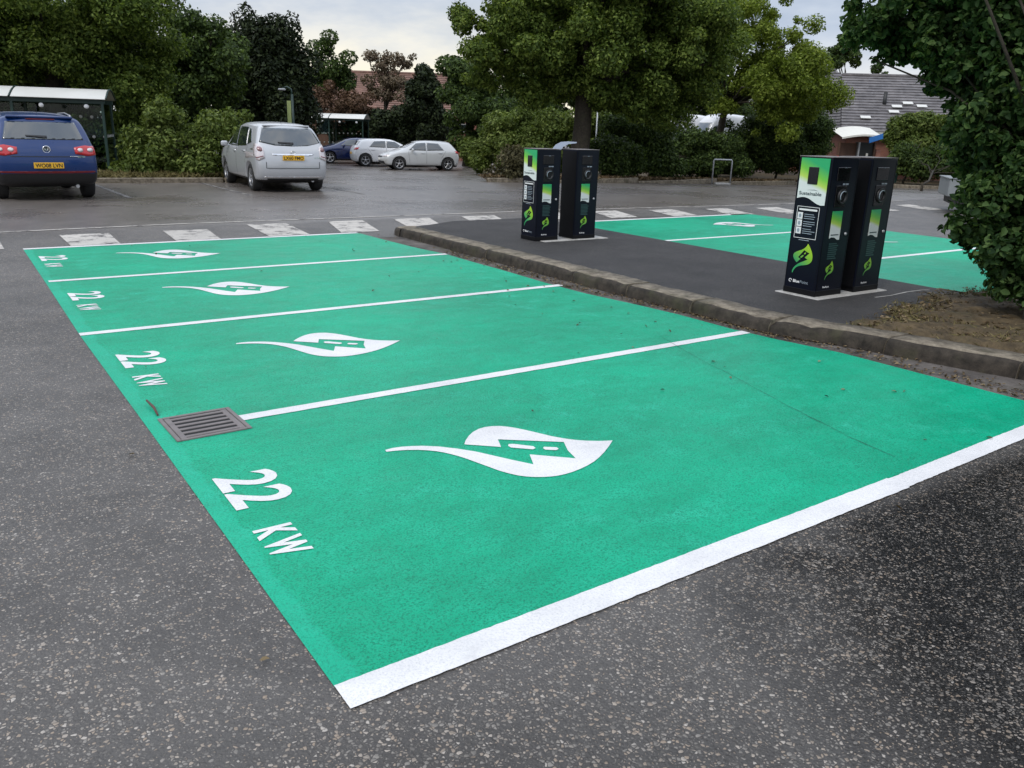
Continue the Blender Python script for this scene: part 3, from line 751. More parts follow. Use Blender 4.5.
for y0, lb in ((3.17, 'pale concrete plinth under the near pair of charging posts'), (7.74, 'pale concrete plinth under the far pair of charging posts')):
    mb = MB(); mb.box((6.88, y0 - .01, .09), (1.19, .53, .05), .006); tag(mb.done('plinth', 'concrete'), lb, 'plinth', 'concrete plinths under the chargers')
# pale cut line in the tarmac beside the near plinth
mb = MB(); pts = [gp(*q, .112) for q in ((876, 297.5), (892, 295.5), (908, 292), (922, 290.2), (930, 290))]
for a, b in zip(pts, pts[1:]): mb.poly([(a[0], a[1], .112), (b[0], b[1], .112), (b[0], b[1] + .022, .112), (a[0], a[1] + .022, .112)])
struct(mb.done('trench_patch', 'concrete'))

# ------------------------------------------------------------------ cars
def lerp_tab(tab, z):
    return float(np.interp(z, [a for a, b in tab], [b for a, b in tab]))
def car_body(sp):
    st = sp['stations']; KS = (-1, -.5, 0, .5, 1); NR = 7
    def rows(zt, zbelt, zb):
        lo = zb + .10
        return [zb, lo, lo + (zbelt - lo) * .42, lo + (zbelt - lo) * .8, zbelt, zbelt + (zt - zbelt) * .76, zt - .02]
    def widths(wb, wt):
        return [wb * .90, wb * .985, wb, wb * .995, wb * .96, wb * .96 + (wt - wb * .96) * .72, wt * .92]
    S = []
    r0 = st[0]; zr = rows(sp['rear_top'], r0[2], sp['zb'] + .06); wr = widths(r0[3] * .93, r0[4] * .95)
    S.append([(lerp_tab(sp['rear'], z), w_, z) for z, w_ in zip(zr, wr)])
    wr = widths(r0[3] * .985, r0[4]); zr = rows((sp['rear_top'] + r0[1]) / 2, r0[2], sp['zb'])
    S.append([(lerp_tab(sp['rear'], z) + .11, w_, z) for z, w_ in zip(zr, wr)])
    for x, zt, zbelt, wb, wt in st:
        S.append([(x, w_, z) for z, w_ in zip(rows(zt, zbelt, sp['zb']), widths(wb, wt))])
    l = st[-1]; ft = sp['front_top']
    zr = rows((ft + l[1]) / 2, (ft + l[1]) / 2 - .07, sp['zb']); wr = widths(l[3] * .96, l[4] * .98)
    S.append([(lerp_tab(sp['front'], z) - .15, w_, z) for z, w_ in zip(zr, wr)])
    zr = rows(ft, ft - .07, sp['zb'] + .05); wr = widths(l[3] * .80, l[4] * .85)
    S.append([(lerp_tab(sp['front'], z), w_, z) for z, w_ in zip(zr, wr)])
    bm = bmesh.new(); vd = {}; n = len(S)
    def v(i, j, k):
        if (i, j, k) not in vd:
            x, w_, z = S[i][j]; f = KS[k]; q = 1 - f * f
            if j == NR - 1: z += .035 * q
            if i == 0: x -= .075 * q
            if i == n - 1: x += .13 * q
            vd[(i, j, k)] = bm.verts.new((x, w_ * f, z))
        return vd[(i, j, k)]
    for i in range(n - 1):
        for j in range(NR - 1):
            for k in (0, 4): bm.faces.new((v(i, j, k), v(i + 1, j, k), v(i + 1, j + 1, k), v(i, j + 1, k)))
        for j in (0, NR - 1):
            for k in range(4): bm.faces.new((v(i, j, k), v(i + 1, j, k), v(i + 1, j, k + 1), v(i, j, k + 1)))
    for i in (0, n - 1):
        for j in range(NR - 1):
            for k in range(4): bm.faces.new((v(i, j, k), v(i, j, k + 1), v(i, j + 1, k + 1), v(i, j + 1, k)))
    bmesh.ops.recalc_face_normals(bm, faces=bm.faces)
    me = bpy.data.meshes.new('b'); bm.to_mesh(me); bm.free()
    ob = bpy.data.objects.new('b', me); COL.objects.link(ob)
    md = ob.modifiers.new('s', 'SUBSURF'); md.levels = 3; md.render_levels = 3
    cut = MB()
    for ax in (sp['ra'], sp['fa']):
        for sy in (-1, 1):
            cut.tube([(ax, sy * (sp['w'] - .27), sp['wr'] + .0), (ax, sy * 1.3, sp['wr'] + .0)], sp['wr'] + .055, 28, mi=1)
    bmesh.ops.recalc_face_normals(cut.bm, faces=cut.bm.faces)
    cm = bpy.data.meshes.new('c'); cut.bm.to_mesh(cm); cut.bm.free()
    cm.materials.append(MT['black_plastic']); cm.materials.append(MT['black_plastic'])
    me.materials.append(MT['black_plastic']); me.materials.append(MT['black_plastic'])
    cb_ = bpy.data.objects.new('c', cm); COL.objects.link(cb_)
    bpy.context.view_layer.update()
    dg = bpy.context.evaluated_depsgraph_get(); pre = bpy.data.meshes.new_from_object(ob.evaluated_get(dg))
    bv = BVHTree.FromPolygons([q.co.copy() for q in pre.vertices], [tuple(p.vertices) for p in pre.polygons])
    b = ob.modifiers.new('b', 'BOOLEAN'); b.operation = 'DIFFERENCE'; b.object = cb_; b.solver = 'EXACT'
    bpy.context.view_layer.update(); dg = bpy.context.evaluated_depsgraph_get()
    fin = bpy.data.meshes.new_from_object(ob.evaluated_get(dg))
    bpy.data.objects.remove(ob); bpy.data.objects.remove(cb_)
    fin.materials.clear()
    return fin, bv
def decal(bv, poly, mode, off=.006, maxe=.07):
    bm = bmesh.new()
    vs = [bm.verts.new((a, b, 0)) for a, b in poly]; bm.faces.new(vs)
    bmesh.ops.triangulate(bm, faces=bm.faces[:], ngon_method='EAR_CLIP')
    for _ in range(5):
        lg = [e for e in bm.edges if e.calc_length() > maxe]
        if not lg: break
        bmesh.ops.subdivide_edges(bm, edges=lg, cuts=1); bmesh.ops.triangulate(bm, faces=bm.faces[:])
    for q in bm.verts:
        a, b = q.co.x, q.co.y
        o, d = {'L': ((a, 3, b), (0, -1, 0)), 'R': ((a, -3, b), (0, 1, 0)), 'B': ((-5, a, b), (1, 0, 0)), 'F': ((5, a, b), (-1, 0, 0))}[mode]
        o = Vector(o); hit = bv.ray_cast(o, Vector(d))
        if hit[0] is None:
            start = Vector((a, .9 if mode == 'L' else -.9, b)) if mode in 'LR' else Vector((-2.0 if mode == 'B' else 2.0, a, b))
            hit = bv.find_nearest(start)
        nrm = hit[1]
        if nrm.dot(Vector(d)) > 0: nrm = -nrm
        q.co = hit[0] + nrm * off
    fs = bm.faces[:]
    ext = bmesh.ops.extrude_edge_only(bm, edges=[e for e in bm.edges if e.is_boundary])
    c0 = Vector((0, 0, .7))
    dd = {'L': (0, -1, 0), 'R': (0, 1, 0), 'B': (1, 0, 0), 'F': (-1, 0, 0)}[mode]
    for g_ in ext['geom']:
        if isinstance(g_, bmesh.types.BMVert): g_.co += Vector(dd) * (off + .012)
    for f in bm.faces: f.smooth = True
    bmesh.ops.recalc_face_normals(bm, faces=bm.faces)
    return bm
def part(root, name, bms, mat):
    mb = MB()
    for b in (bms if isinstance(bms, list) else [bms]): mb._merge(b, 0)
    return mb.done(name, mat, root)
def wheels(root, sp, style=5):
    for ax in (sp['ra'], sp['fa']):
        for sy in (-1, 1):
            r_ = sp['wr']; y0 = sy * (sp['w'] - .05); c = (ax, y0, r_)
            mb = MB(); k = -sy
            mb.lathe([(r_ * .66, .0), (r_ * .72, k * -.012), (r_ * .9, k * -.016), (r_ * .985, k * .01), (r_, k * .045), (r_, k * .16), (r_ * .97, k * .2), (r_ * .7, k * .22), (r_ * .3, k * .22)], c, 'Y', 36)
            tyre = mb.done('wheel', 'tyre_rubber', root)
            rb = MB(); rb.lathe([(r_ * .66, k * .002), (r_ * .63, k * .02), (r_ * .60, k * .07), (.001, k * .075)], c, 'Y', 30, mi=1)
            rb.lathe([(.001, -k * .004), (r_ * .15, -k * .002), (r_ * .17, k * .03)], c, 'Y', 16)
            rb.lathe([(r_ * .67, -k * .004), (r_ * .61, -k * .006), (r_ * .60, k * .03)], c, 'Y', 30)
            for i in range(style):
                a = 2 * math.pi * i / style + .3
                for da in (-.13, .13):
                    rb.box((0, 0, 0), (r_ * .50, .028, r_ * .11), .006, rot=None, mtx=Matrix.Translation((c[0] + math.cos(a + da * .6) * r_ * .38, c[1] + k * .012, c[2] + math.sin(a + da * .6) * r_ * .38)) @ Matrix.Rotation(-(a + da * .25), 4, 'Y'))
            rb.done('rim', ['alloy', 'black_plastic'], tyre)
def mirror(poly): return [(-a, b) for a, b in poly][::-1]
def rect(x0, z0, x1, z1): return [(x0, z0), (x1, z0), (x1, z1), (x0, z1)]
def car(name, label, cat, sp, paint_, loc, rz, group, detail=2, plate=None):
    root = thing(name, label, cat, loc, rz, group)
    me, bv = car_body(sp)
    mats = [paint_, 'black_plastic']
    body = link(me, 'body', mats, root, True)
    z = np.zeros(len(me.vertices) * 3); me.vertices.foreach_get('co', z); z = z.reshape(-1, 3)[:, 2]
    for p in me.polygons:
        cz = sum(z[i] for i in p.vertices) / len(p.vertices)
        if p.material_index != 1 or True:
            inside = p.material_index == 1
            p.material_index = 1 if (inside or cz < sp['black_below']) else 0
    wheels(root, sp)
    D = lambda poly, mode, off=.006: decal(bv, poly, mode, off)
    for nm, poly in sp['side_windows']:
        for md in 'LR': part(root, nm, D(poly, md), 'dark_glass')
    if 'rear_window' in sp: rw = part(root, 'rear_window', D(sp['rear_window'], 'B', .005), 'dark_glass')
    part(root, 'windscreen', D(sp['windscreen'], 'F', .005), 'dark_glass')
    # door shut lines, handles, mirrors
    for x0, x1, z0, z1 in sp['gaps']:
        for md in 'LR': part(root, 'door_seam', D([(x0 - .005, z0), (x0 + .005, z0), (x1 + .005, z1), (x1 - .005, z1)], md, .002), 'black_plastic')
    for hx, hz in sp['handles']:
        for md in 'LR': part(root, 'door_handle', D(rect(hx - .09, hz - .014, hx + .09, hz + .014), md, .025), paint_)
    mx, mz = sp['mirror']
    for sy in (-1, 1):
        mb = MB(); mb.box((mx, sy * (sp['w'] + .07), mz), (.11, .17, .13), .04, seg=3); mb.box((mx, sy * (sp['w'] - .03), mz - .04), (.05, .12, .03), .01)
        for f in mb.bm.faces: f.smooth = True
        mb.done('wing_mirror', paint_, root)
    # lamps
    for poly in (sp['tail'], mirror(sp['tail'])):
        tl = part(root, 'tail_light', D(poly, 'B', .012), sp.get('tail_mat', 'red_lens'))
    for poly, mt in sp.get('tail_inner', []):
        for q in (poly, mirror(poly)): part(tl if False else root, 'light_lens', D(q, 'B', .02), mt)
    for poly, mt in sp.get('tail_side', []):
        for md in 'LR': part(root, 'tail_light', D(poly, md, .010), mt)
    for poly in (sp['head'], mirror(sp['head'])): part(root, 'headlight', D(poly, 'F', .012), 'clear_lens')
    for poly, mt, nm in sp.get('rear_extra', []): part(root, nm, D(poly, 'B', .008), mt)
    for poly, mt, nm in sp.get('front_extra', []): part(root, nm, D(poly, 'F', .010), mt)
    # underside, exhaust
    MB().box(((sp['ra'] + sp['fa']) / 2, 0, sp['zb'] + .05), (3.6, sp['w'] * 1.5, .12), .03).done('underbody', 'black_plastic', root)
    MB().tube([(sp['rear'][0][1] + .0, -.5, .27), (sp['rear'][0][1] + .35, -.5, .27)], .035, 10).done('exhaust', 'steel', root)
    if detail > 1:
        py, pz = sp['plate']; w_ = .26; h_ = .0555
        hit = bv.ray_cast(Vector((-5, 0, pz)), Vector((1, 0, 0)))[0]; px_ = hit.x - .028
        pb = MB(); pb.box((px_, 0, pz), (.012, w_ * 2, h_ * 2), .004); pl = pb.done('number_plate', 'plate_yellow', root)
        mb = MB(); add_text(mb, plate, .078, lambda u, v: Vector((px_ - .0085, -u, v)), 0, pz - .039, .02, centre=True, width=.47); mb.done('lettering', 'plate_black', pl)
        # wiper
        zw = sp['rear_window'][0][1] + .02
        wp = D([(-.05, zw), (.30, zw + .03), (.31, zw + .055), (-.05, zw + .045)], 'B', .02); part(root, 'rear_wiper', wp, 'black_plastic')
        bz = sp['badge']
        hit = bv.ray_cast(Vector((-5, 0, bz[0])), Vector((1, 0, 0)))[0]; bx = hit.x - .012
        mb = MB(); r_ = bz[1]
        if r_ > .04:
            mb.lathe([(r_, 0), (r_, -.012), (r_ * .84, -.016), (r_ * .84, -.004), (.001, -.004)], (bx + .005, 0, bz[0]), 'Y', 28)
            for q in mb.bm.verts: x_, y_ = q.co.x - (bx + .005), q.co.y; q.co.x = bx + .005 + y_; q.co.y = x_
            bd = mb.done('badge', 'chrome', root)
            mb = MB(); rf = lambda u, v: Vector((bx - .004, -u * r_, bz[0] + v * r_))
            for pl_ in ([(-.38, .72), (-.22, .78), (0, .22), (.22, .78), (.38, .72), (.07, .02), (-.07, .02)], [(-.75, .35), (-.6, .45), (-.33, -.3), (-.05, -.0), (.05, 0), (.33, -.3), (.6, .45), (.75, .35), (.38, -.65), (0, -.2), (-.38, -.65)]):
                mb.poly([rf(*q) for q in pl_], thick=(-.006, 0, 0))
            mb.done('monogram', 'dark_print', bd)
        else:
            mb.tube([(bx - .004, .055 * math.cos(a), bz[0] + .036 * math.sin(a)) for a in [i * math.pi / 10 for i in range(21)]], .006, 6)
            mb.tube([(bx - .004, .02 * math.cos(a), bz[0] + .034 * math.sin(a)) for a in [i * math.pi / 8 for i in range(17)]], .005, 6); mb.done('badge', 'chrome', root)
        for u0, txt in sp['badges']:
            mb = MB(); vs, fs, ww = text2d(txt, .03, .02)
            pz2 = sp['badge_z']; bvx = bv.ray_cast(Vector((-5, u0, pz2)), Vector((1, 0, 0)))[0]
            add_text(mb, txt, .032, lambda u, v: Vector((bvx.x - .012 + abs(u0) * 0, u0 - u, v)), 0, pz2, .02, centre=True); mb.done('lettering', 'chrome', root)
    return root, bv
def hatch(L0, L1, zr, h, ra, fa, w_, wr, belt, zb=.2):
    """generic five door hatch dimensions"""
    return dict(w=w_, wr=wr, ra=ra, fa=fa, zb=zb, rear_top=h - .06, front_top=.74,
        rear=[(.25, L0 + .12), (.45, L0 + .01), (.7, L0), (.92, L0 + .08), (1.1, L0 + .20), (h - .05, L0 + .52)],
        front=[(.25, L1 - .12), (.42, L1 - .01), (.6, L1), (.74, L1 - .12)],
        stations=[(ra - .05, h - .03, belt + .03, w_ * .985, w_ * .70), (ra + .6, h, belt, w_, w_ * .74), (ra + 1.25, h, belt - .02, w_, w_ * .74), (ra + 1.7, h - .06, belt - .03, w_, w_ * .72),
                  (ra + 2.35, belt + .09, belt + .0, w_, w_ * .80), (fa + .25, belt - .03, belt - .11, w_ * .98, w_ * .80)],
        black_below=.26, 
        side_windows=[('front_window', [(ra + 1.17, belt + .04), (ra + 2.06, belt + .05), (ra + 1.66, h - .14), (ra + 1.17, h - .10)]),
                      ('rear_window', [(ra + .22, belt + .07), (ra + 1.10, belt + .04), (ra + 1.10, h - .10), (ra + .5, h - .13)])],
        rear_window=[(-w_ * .66, belt + .14), (w_ * .66, belt + .14), (w_ * .56, h - .14), (-w_ * .56, h - .14)],
        windscreen=[(-w_ * .74, belt + .14), (w_ * .74, belt + .14), (w_ * .62, h - .10), (-w_ * .62, h - .10)],
        gaps=[(ra + 1.14, ra + 1.135, .35, h - .12), (ra + 2.02, ra + 2.08, .38, belt), (ra + .36, ra + .12, .62, belt + .03)],
        handles=[(ra + 1.32, belt - .09), (ra + .42, belt - .07)], mirror=(ra + 1.88, belt + .07),
        tail=[(w_ * .62, belt - .10), (w_ * .93, belt - .09), (w_ * .91, belt + .04), (w_ * .66, belt + .02)], tail_side=[([(L0 + .08, belt - .08), (L0 + .24, belt - .06), (L0 + .22, belt + .03), (L0 + .12, belt + .03)], 'red_lens')],
        head=[(w_ * .52, .62), (w_ * .86, .66), (w_ * .84, .76), (w_ * .55, .70)],
        front_extra=[(rect(-w_ * .48, .60, w_ * .48, .68), 'black_plastic', 'grille'), (rect(-w_ * .7, .30, w_ * .7, .44), 'black_plastic', 'lower_grille'), (rect(-.26, .46, .26, .57), 'plate_white', 'number_plate')],
        rear_extra=[(rect(-.26, .62, .26, .73), 'plate_yellow', 'number_plate')], plate=(0, .7))

SUV = dict(w=.93, wr=.345, ra=-1.3, fa=1.3, zb=.26, rear_top=1.60, front_top=.93, black_below=.53,
    rear=[(.32, -2.02), (.50, -2.15), (.62, -2.17), (.8, -2.15), (.98, -2.10), (1.15, -2.0), (1.4, -1.86), (1.6, -1.72)],
    front=[(.3, 2.05), (.5, 2.2), (.75, 2.2), (.93, 2.06)],
    stations=[(-1.32, 1.635, 1.06, .93, .715), (-.7, 1.67, 1.03, .935, .73), (0, 1.675, 1.0, .935, .73), (.42, 1.62, .99, .93, .70), (1.1, 1.16, 1.03, .92, .74), (1.6, 1.05, .96, .88, .74)],
    side_windows=[('front_window', [(-.12, 1.05), (.80, 1.08), (.42, 1.5), (-.12, 1.56)]), ('rear_window', [(-1.05, 1.08), (-.18, 1.05), (-.18, 1.56), (-.95, 1.55)]), ('quarter_window', [(-1.62, 1.12), (-1.13, 1.09), (-1.05, 1.54), (-1.38, 1.52)])],
    rear_window=[(-.70, 1.165), (.70, 1.165), (.60, 1.49), (-.60, 1.49)], windscreen=[(-.70, 1.2), (.70, 1.2), (.6, 1.57), (-.6, 1.57)],
    gaps=[(-.15, -.155, .4, 1.5), (.82, .86, .45, 1.03), (-.95, -1.2, .75, 1.1)], handles=[(.0, .95), (-.95, .97)], mirror=(.72, 1.12),
    tail=[(.50, .90), (.72, .86), (.89, .88), (.87, 1.03), (.70, 1.06), (.49, 1.02)], tail_mat='red_lens',
    tail_inner=[([(.56, .945), (.60, .93), (.64, .945), (.65, .97), (.64, .995), (.60, 1.01), (.56, .995), (.55, .97)], 'clear_lens'), ([(.74, .945), (.78, .935), (.82, .945), (.835, .97), (.82, 1.0), (.78, 1.01), (.74, 1.0), (.725, .97)], 'clear_lens')],
    tail_side=[([(-2.1, .9), (-1.78, .93), (-1.80, 1.05), (-2.04, 1.05)], 'red_lens')],
    head=[(.50, .82), (.84, .85), (.83, .96), (.52, .93)], front_extra=[(rect(-.46, .78, .46, .92), 'black_plastic', 'grille'), (rect(-.7, .4, .7, .56), 'black_plastic', 'lower_grille')],
    rear_extra=[([(-.62, .845), (.62, .845), (.62, .856), (-.62, .856)], 'black_plastic', 'tailgate_seam'), ([(-.83, .545), (-.45, .535), (.45, .535), (.83, .545), (.83, .575), (-.83, .575)], 'dark_red', 'reflector'),
                ([(-.58, .85), (-.40, .85), (-.40, .858), (-.58, .858)], 'chrome', 'trim')],
    plate=(0, .685), badge=(.985, .07), badges=[(-.63, '2.0 TDI'), (.66, 'Model')], badge_z=.832)
SUV['badges'] = [(-.60, '2.0 TDI')]
MPV = dict(w=.895, wr=.325, ra=-1.39, fa=1.39, zb=.22, rear_top=1.545, front_top=.86, black_below=.30,
    rear=[(.26, -2.0), (.42, -2.13), (.62, -2.14), (.72, -2.10), (.95, -2.06), (1.15, -1.96), (1.35, -1.82), (1.56, -1.60)],
    front=[(.25, 2.1), (.45, 2.25), (.65, 2.25), (.86, 2.05)],
    stations=[(-1.40, 1.585, 1.04, .885, .66), (-.8, 1.615, 1.0, .895, .69), (-.1, 1.625, .97, .895, .69), (.45, 1.55, .95, .895, .67), (1.25, 1.12, .97, .89, .72), (1.7, 1.0, .90, .87, .72)],
    side_windows=[('front_window', [(-.07, 1.02), (.92, 1.02), (.42, 1.44), (-.07, 1.50)]), ('rear_window', [(-1.12, 1.06), (-.14, 1.02), (-.14, 1.50), (-.95, 1.49)]), ('quarter_window', [(-1.52, 1.15), (-1.2, 1.08), (-1.05, 1.47), (-1.25, 1.43)])],
    rear_window=[(-.40, 1.09), (0, 1.075), (.40, 1.09), (.73, 1.16), (.59, 1.485), (-.59, 1.485), (-.73, 1.16)], windscreen=[(-.70, 1.13), (.70, 1.13), (.58, 1.52), (-.58, 1.52)],
    gaps=[(-.10, -.105, .35, 1.46), (.98, 1.02, .38, .97), (-1.02, -1.22, .66, 1.06)], handles=[(.08, .90), (-.92, .93)], mirror=(.84, 1.05),
    tail=[(.66, .80), (.80, .74), (.885, .78), (.86, 1.12), (.74, 1.10), (.67, 1.04)], tail_mat='clear_lens',
    tail_inner=[([(.70, .96), (.74, .945), (.79, .96), (.80, 1.01), (.78, 1.05), (.73, 1.05), (.70, 1.02)], 'smoked_lens'), ([(.69, .84), (.83, .80), (.835, .815), (.69, .855)], 'dark_red')],
    tail_side=[([(-2.06, .78), (-1.86, .86), (-1.72, 1.12), (-1.9, 1.12)], 'clear_lens')],
    head=[(.52, .74), (.86, .78), (.82, .92), (.55, .86)], front_extra=[(rect(-.46, .68, .46, .82), 'black_plastic', 'grille'), (rect(-.7, .3, .7, .46), 'black_plastic', 'lower_grille')],
    rear_extra=[([(-.50, .885), (-.42, .865), (.42, .865), (.50, .885), (.50, .90), (-.50, .90)], 'chrome', 'trim'), ([(-.64, .57), (.64, .57), (.64, .58), (-.64, .58)], 'black_plastic', 'tailgate_seam'),
                (rect(-.645, .57, -.635, .72), 'black_plastic', 'tailgate_seam'), (rect(.635, .57, .645, .72), 'black_plastic', 'tailgate_seam'),
                (rect(-.70, .345, .70, .375), 'chrome', 'bumper_trim'), (rect(-.62, .30, .62, .335), 'black_plastic', 'bumper_insert')],
    plate=(0, .81), badge=(.94, .03), badges=[(-.60, '2.2 D-4D')], badge_z=.80)
GC = 'cars parked in the car park'
suv, bv = car('blue_suv', 'dark blue SUV seen from behind with red tail lights, by the glass shelter', 'car', SUV, 'blue_car_paint', (1.0, 19.0, 0), R(92), GC, 2, 'WO08 LVN')
# roof rails and spoiler
for sy in (-1, 1):
    MB().tube([(-1.35, sy * .62, 1.60), (-1.28, sy * .62, 1.625), (-.6, sy * .635, 1.675), (.2, sy * .625, 1.66), (.3, sy * .62, 1.60)], .014, 8).done('roof_rail', 'steel', suv)
mb = MB(); mb.box((-1.69, 0, 1.57), (.3, 1.16, .045), .018, seg=2, rot=Matrix.Rotation(R(6), 4, 'Y'))
mb.done('spoiler', 'blue_car_paint', suv)
MB().box((-1.845, 0, 1.545), (.012, .5, .018)).done('brake_light', 'dark_red', suv)
MB().tube([(-1.45, 0, 1.655), (-1.6, 0, 1.78)], .006, 6).done('aerial', 'black_plastic', suv)
mpv, bv = car('silver_mpv', 'silver people carrier seen from behind and its left side, beside the yellow green bush', 'car', MPV, 'silver_car_paint', (6.52, 19.95, 0), R(86), GC, 2, 'LX60 FMO')
mb = MB(); mb.box((-1.56, 0, 1.525), (.26, 1.12, .035), .014, seg=2, rot=Matrix.Rotation(R(8), 4, 'Y')); mb.done('spoiler', 'silver_car_paint', mpv)
MB().tube([(-1.2, 0, 1.60), (-1.3, 0, 1.72)], .006, 6).done('aerial', 'black_plastic', mpv)

H1 = hatch(-1.85, 2.1, 0, 1.46, -1.22, 1.33, .875, .32, .94)
for sp_ in ('gaps',): pass
p = onground(421, 44.5); car('silver_hatchback', 'pale silver hatchback parked side on, nearest of the far cars', 'car', H1, 'pearl_car_paint', p, R(166), GC, 1)
H2 = hatch(-1.9, 2.3, 0, 1.44, -1.3, 1.4, .89, .33, .95)
p = onground(386, 47.5); car('white_hatchback', 'white hatchback showing its rear, half hidden behind the pale silver hatchback', 'car', H2, 'white_car_paint', p, R(-14), GC, 1)
p = onground(351, 50); car('navy_car', 'dark blue car in front of the far shelter, mostly hidden by other cars', 'car', hatch(-1.95, 2.25, 0, 1.42, -1.3, 1.38, .88, .33, .93), 'navy_car_paint', p, R(168), GC, 1)
VAN = hatch(-2.4, 2.4, 0, 2.15, -1.5, 1.5, .95, .34, 1.15)
VAN['stations'] = [(-1.55, 2.12, 1.2, .95, .82), (-.4, 2.16, 1.15, .95, .84), (.5, 2.14, 1.12, .95, .82), (1.0, 1.95, 1.10, .95, .78), (1.75, 1.2, 1.08, .94, .76), (2.0, 1.08, .98, .92, .76)]
VAN['rear'] = [(.25, -2.3), (.5, -2.4), (1.2, -2.38), (2.1, -2.28)]; VAN['rear_top'] = 2.06
VAN['side_windows'] = [('front_window', [(.45, 1.2), (1.3, 1.2), (.95, 1.75), (.45, 1.8)])]; VAN['rear_window'] = [(-.7, 1.25), (.7, 1.25), (.66, 1.8), (-.66, 1.8)]; VAN['windscreen'] = [(-.75, 1.25), (.75, 1.25), (.66, 1.85), (-.66, 1.85)]
for px, dst, rz, lb in ((676, 47, 170, 'white van roof showing over the hedge, left of the two'), (716, 45.5, 166, 'silver white van behind the hedge and the thin tree trunk')):
    p = onground(px, dst); rt_, _ = car('parked_van', lb, 'van', VAN, 'white_car_paint', p, R(rz), 'vans behind the hedge', 1); rt_.scale = (.72, .9, 1.5)
o = MB()
# low trailer by the hanging bush
p = gp(944, 213)
root = thing('trailer', 'low pale grey trailer end with dark underside, sticking out behind the hanging bush', 'trailer', (p.x, p.y, 0), math.atan2(-.80, .60))
MB().box((1.5, .8, .60), (3.0, 1.6, .42), .02).done('body', 'trailer_grey', root)
mb = MB(); mb.box((1.5, .8, .815), (3.04, 1.64, .03), .006); mb.box((1.5, -.012, .64), (2.7, .03, .03)); mb.done('rim', 'trailer_grey', root)
MB().box((1.55, .8, .30), (2.8, 1.4, .2), .01).done('chassis', 'black_plastic', root)
for yy in (-.02, 1.5):
    MB().tube([(1.7, yy + .0, .25), (1.7, yy + .12, .25)], .25, 20).done('wheel', 'tyre_rubber', root)

# ------------------------------------------------------------------ trolley shelters
t = NT('shelter_glass'); tr = t.n('ShaderNodeBsdfTransparent'); tr.inputs[0].default_value = (.62, .70, .68, 1)
gl = t.n('ShaderNodeBsdfGlossy'); gl.inputs['Roughness'].default_value = .06; gl.inputs['Color'].default_value = (.8, .8, .8, 1)
fr_ = t.n('ShaderNodeFresnel'); fr_.inputs[0].default_value = 1.35; ms = t.n('ShaderNodeMixShader')
t.l(fr_.outputs[0], ms.inputs[0]); t.l(tr.outputs[0], ms.inputs[1]); t.l(gl.outputs[0], ms.inputs[2]); t.l(ms.outputs[0], t.out.inputs[0]); MT['shelter_glass'] = t.m
def shelter(loc, rz, L, H, D, label, bays):
    root = thing('trolley_shelter', label, 'shelter', loc, rz, 'arched trolley shelters')
    # local x runs left from the right end, y back from the front
    for i in range(bays + 1):
        x = -L * i / bays
        MB().box((x, 0, H / 2 - .1), (.07, .07, H - .2), .008).done('post', 'dark_green_metal', root)
        MB().box((x, D, H / 2 - .1), (.07, .07, H - .2), .008).done('post', 'dark_green_metal', root)
    mb = MB(); mb.box((-L / 2, 0, H - .16), (L + .14, .06, .12), .01); mb.box((-L / 2, D, H - .16), (L + .14, .06, .12), .01); mb.done('gutter_rail', 'dark_green_metal', root)
    arc = [(-.18 + (D + .36) * i / 12, H - .10 + .27 * math.sin(math.pi * i / 12)) for i in range(13)]
    for i in range(bays):
        x0, x1 = -L * i / bays - .03, -L * (i + 1) / bays + .03
        if i == 0: x0 = .12
        if i == bays - 1: x1 = -L - .12
        mb = MB()
        for (a, b), (c_, d_) in zip(arc, arc[1:]):
            f = mb.bm.faces.new([mb.bm.verts.new(q) for q in ((x0, a, b), (x1, a, b), (x1, c_, d_), (x0, c_, d_))])
        bmesh.ops.remove_doubles(mb.bm, verts=mb.bm.verts[:], dist=1e-4)
        ex = bmesh.ops.extrude_face_region(mb.bm, geom=mb.bm.faces[:]); bmesh.ops.translate(mb.bm, vec=(0, 0, .012), verts=[q for q in ex['geom'] if isinstance(q, bmesh.types.BMVert)])
        mb.done('roof_sheet', 'pale_sheet', root)
    for i in range(bays + 1):
        x = -L * i / bays + (.13 if i == 0 else (-.13 if i == bays else 0))
        MB().tube([(x, a, b + .015) for a, b in arc], .022, 6).done('roof_rib', 'bright_green_metal' if i % 3 == 2 else 'dark_green_metal', root)
    for i in range(bays):
        xc = -L * (i + .5) / bays
        for yy in ((D,) if i else (D,)):
            gp_ = MB().box((xc, yy, H * .5 + .05), (L / bays - .09, .012, H - .55)).done('glass_panel', 'shelter_glass', root)
            mb = MB(); 
            for k in range(7):
                for zz in (.95, 1.5): mb.lathe([(.001, -.012), (.045, -.012), (.045, -.008)], (xc + (k - 3) * L / bays / 7.6, yy, zz + .1), 'Y', 10)
            mb.done('dots', 'white_print', gp_)
    gp_ = MB().box((0, D / 2, H * .5 + .05), (.012, D - .1, H - .55)).done('glass_panel', 'shelter_glass', root)
    mb = MB()
    for k in range(6): mb.box((.01, D * (k + .5) / 6, 1.1), (.004, .07, .07))
    mb.done('dots', 'white_print', gp_)
    for k in range(bays * 2):
        mb = MB(); mb.lathe([(.001, -.05), (.06, -.045), (.06, .0)], (-L * (k + .35) / (bays * 2), -.03, H - .29), 'Y', 12); mb.done('lamp', 'white_print', root)
    return root
p = onground(106, 26.3)
shelter((p.x, p.y, p.z), R(-17), 6.6, 2.16, 1.5, 'arched glass trolley shelter with green frame behind the blue SUV', 3)
p = onground(363, 52); shelter((p.x, p.y, p.z), math.atan2(-.56, .83), 8.0, 2.55, 2.0, 'white roofed trolley shelter far off behind the navy car', 4)

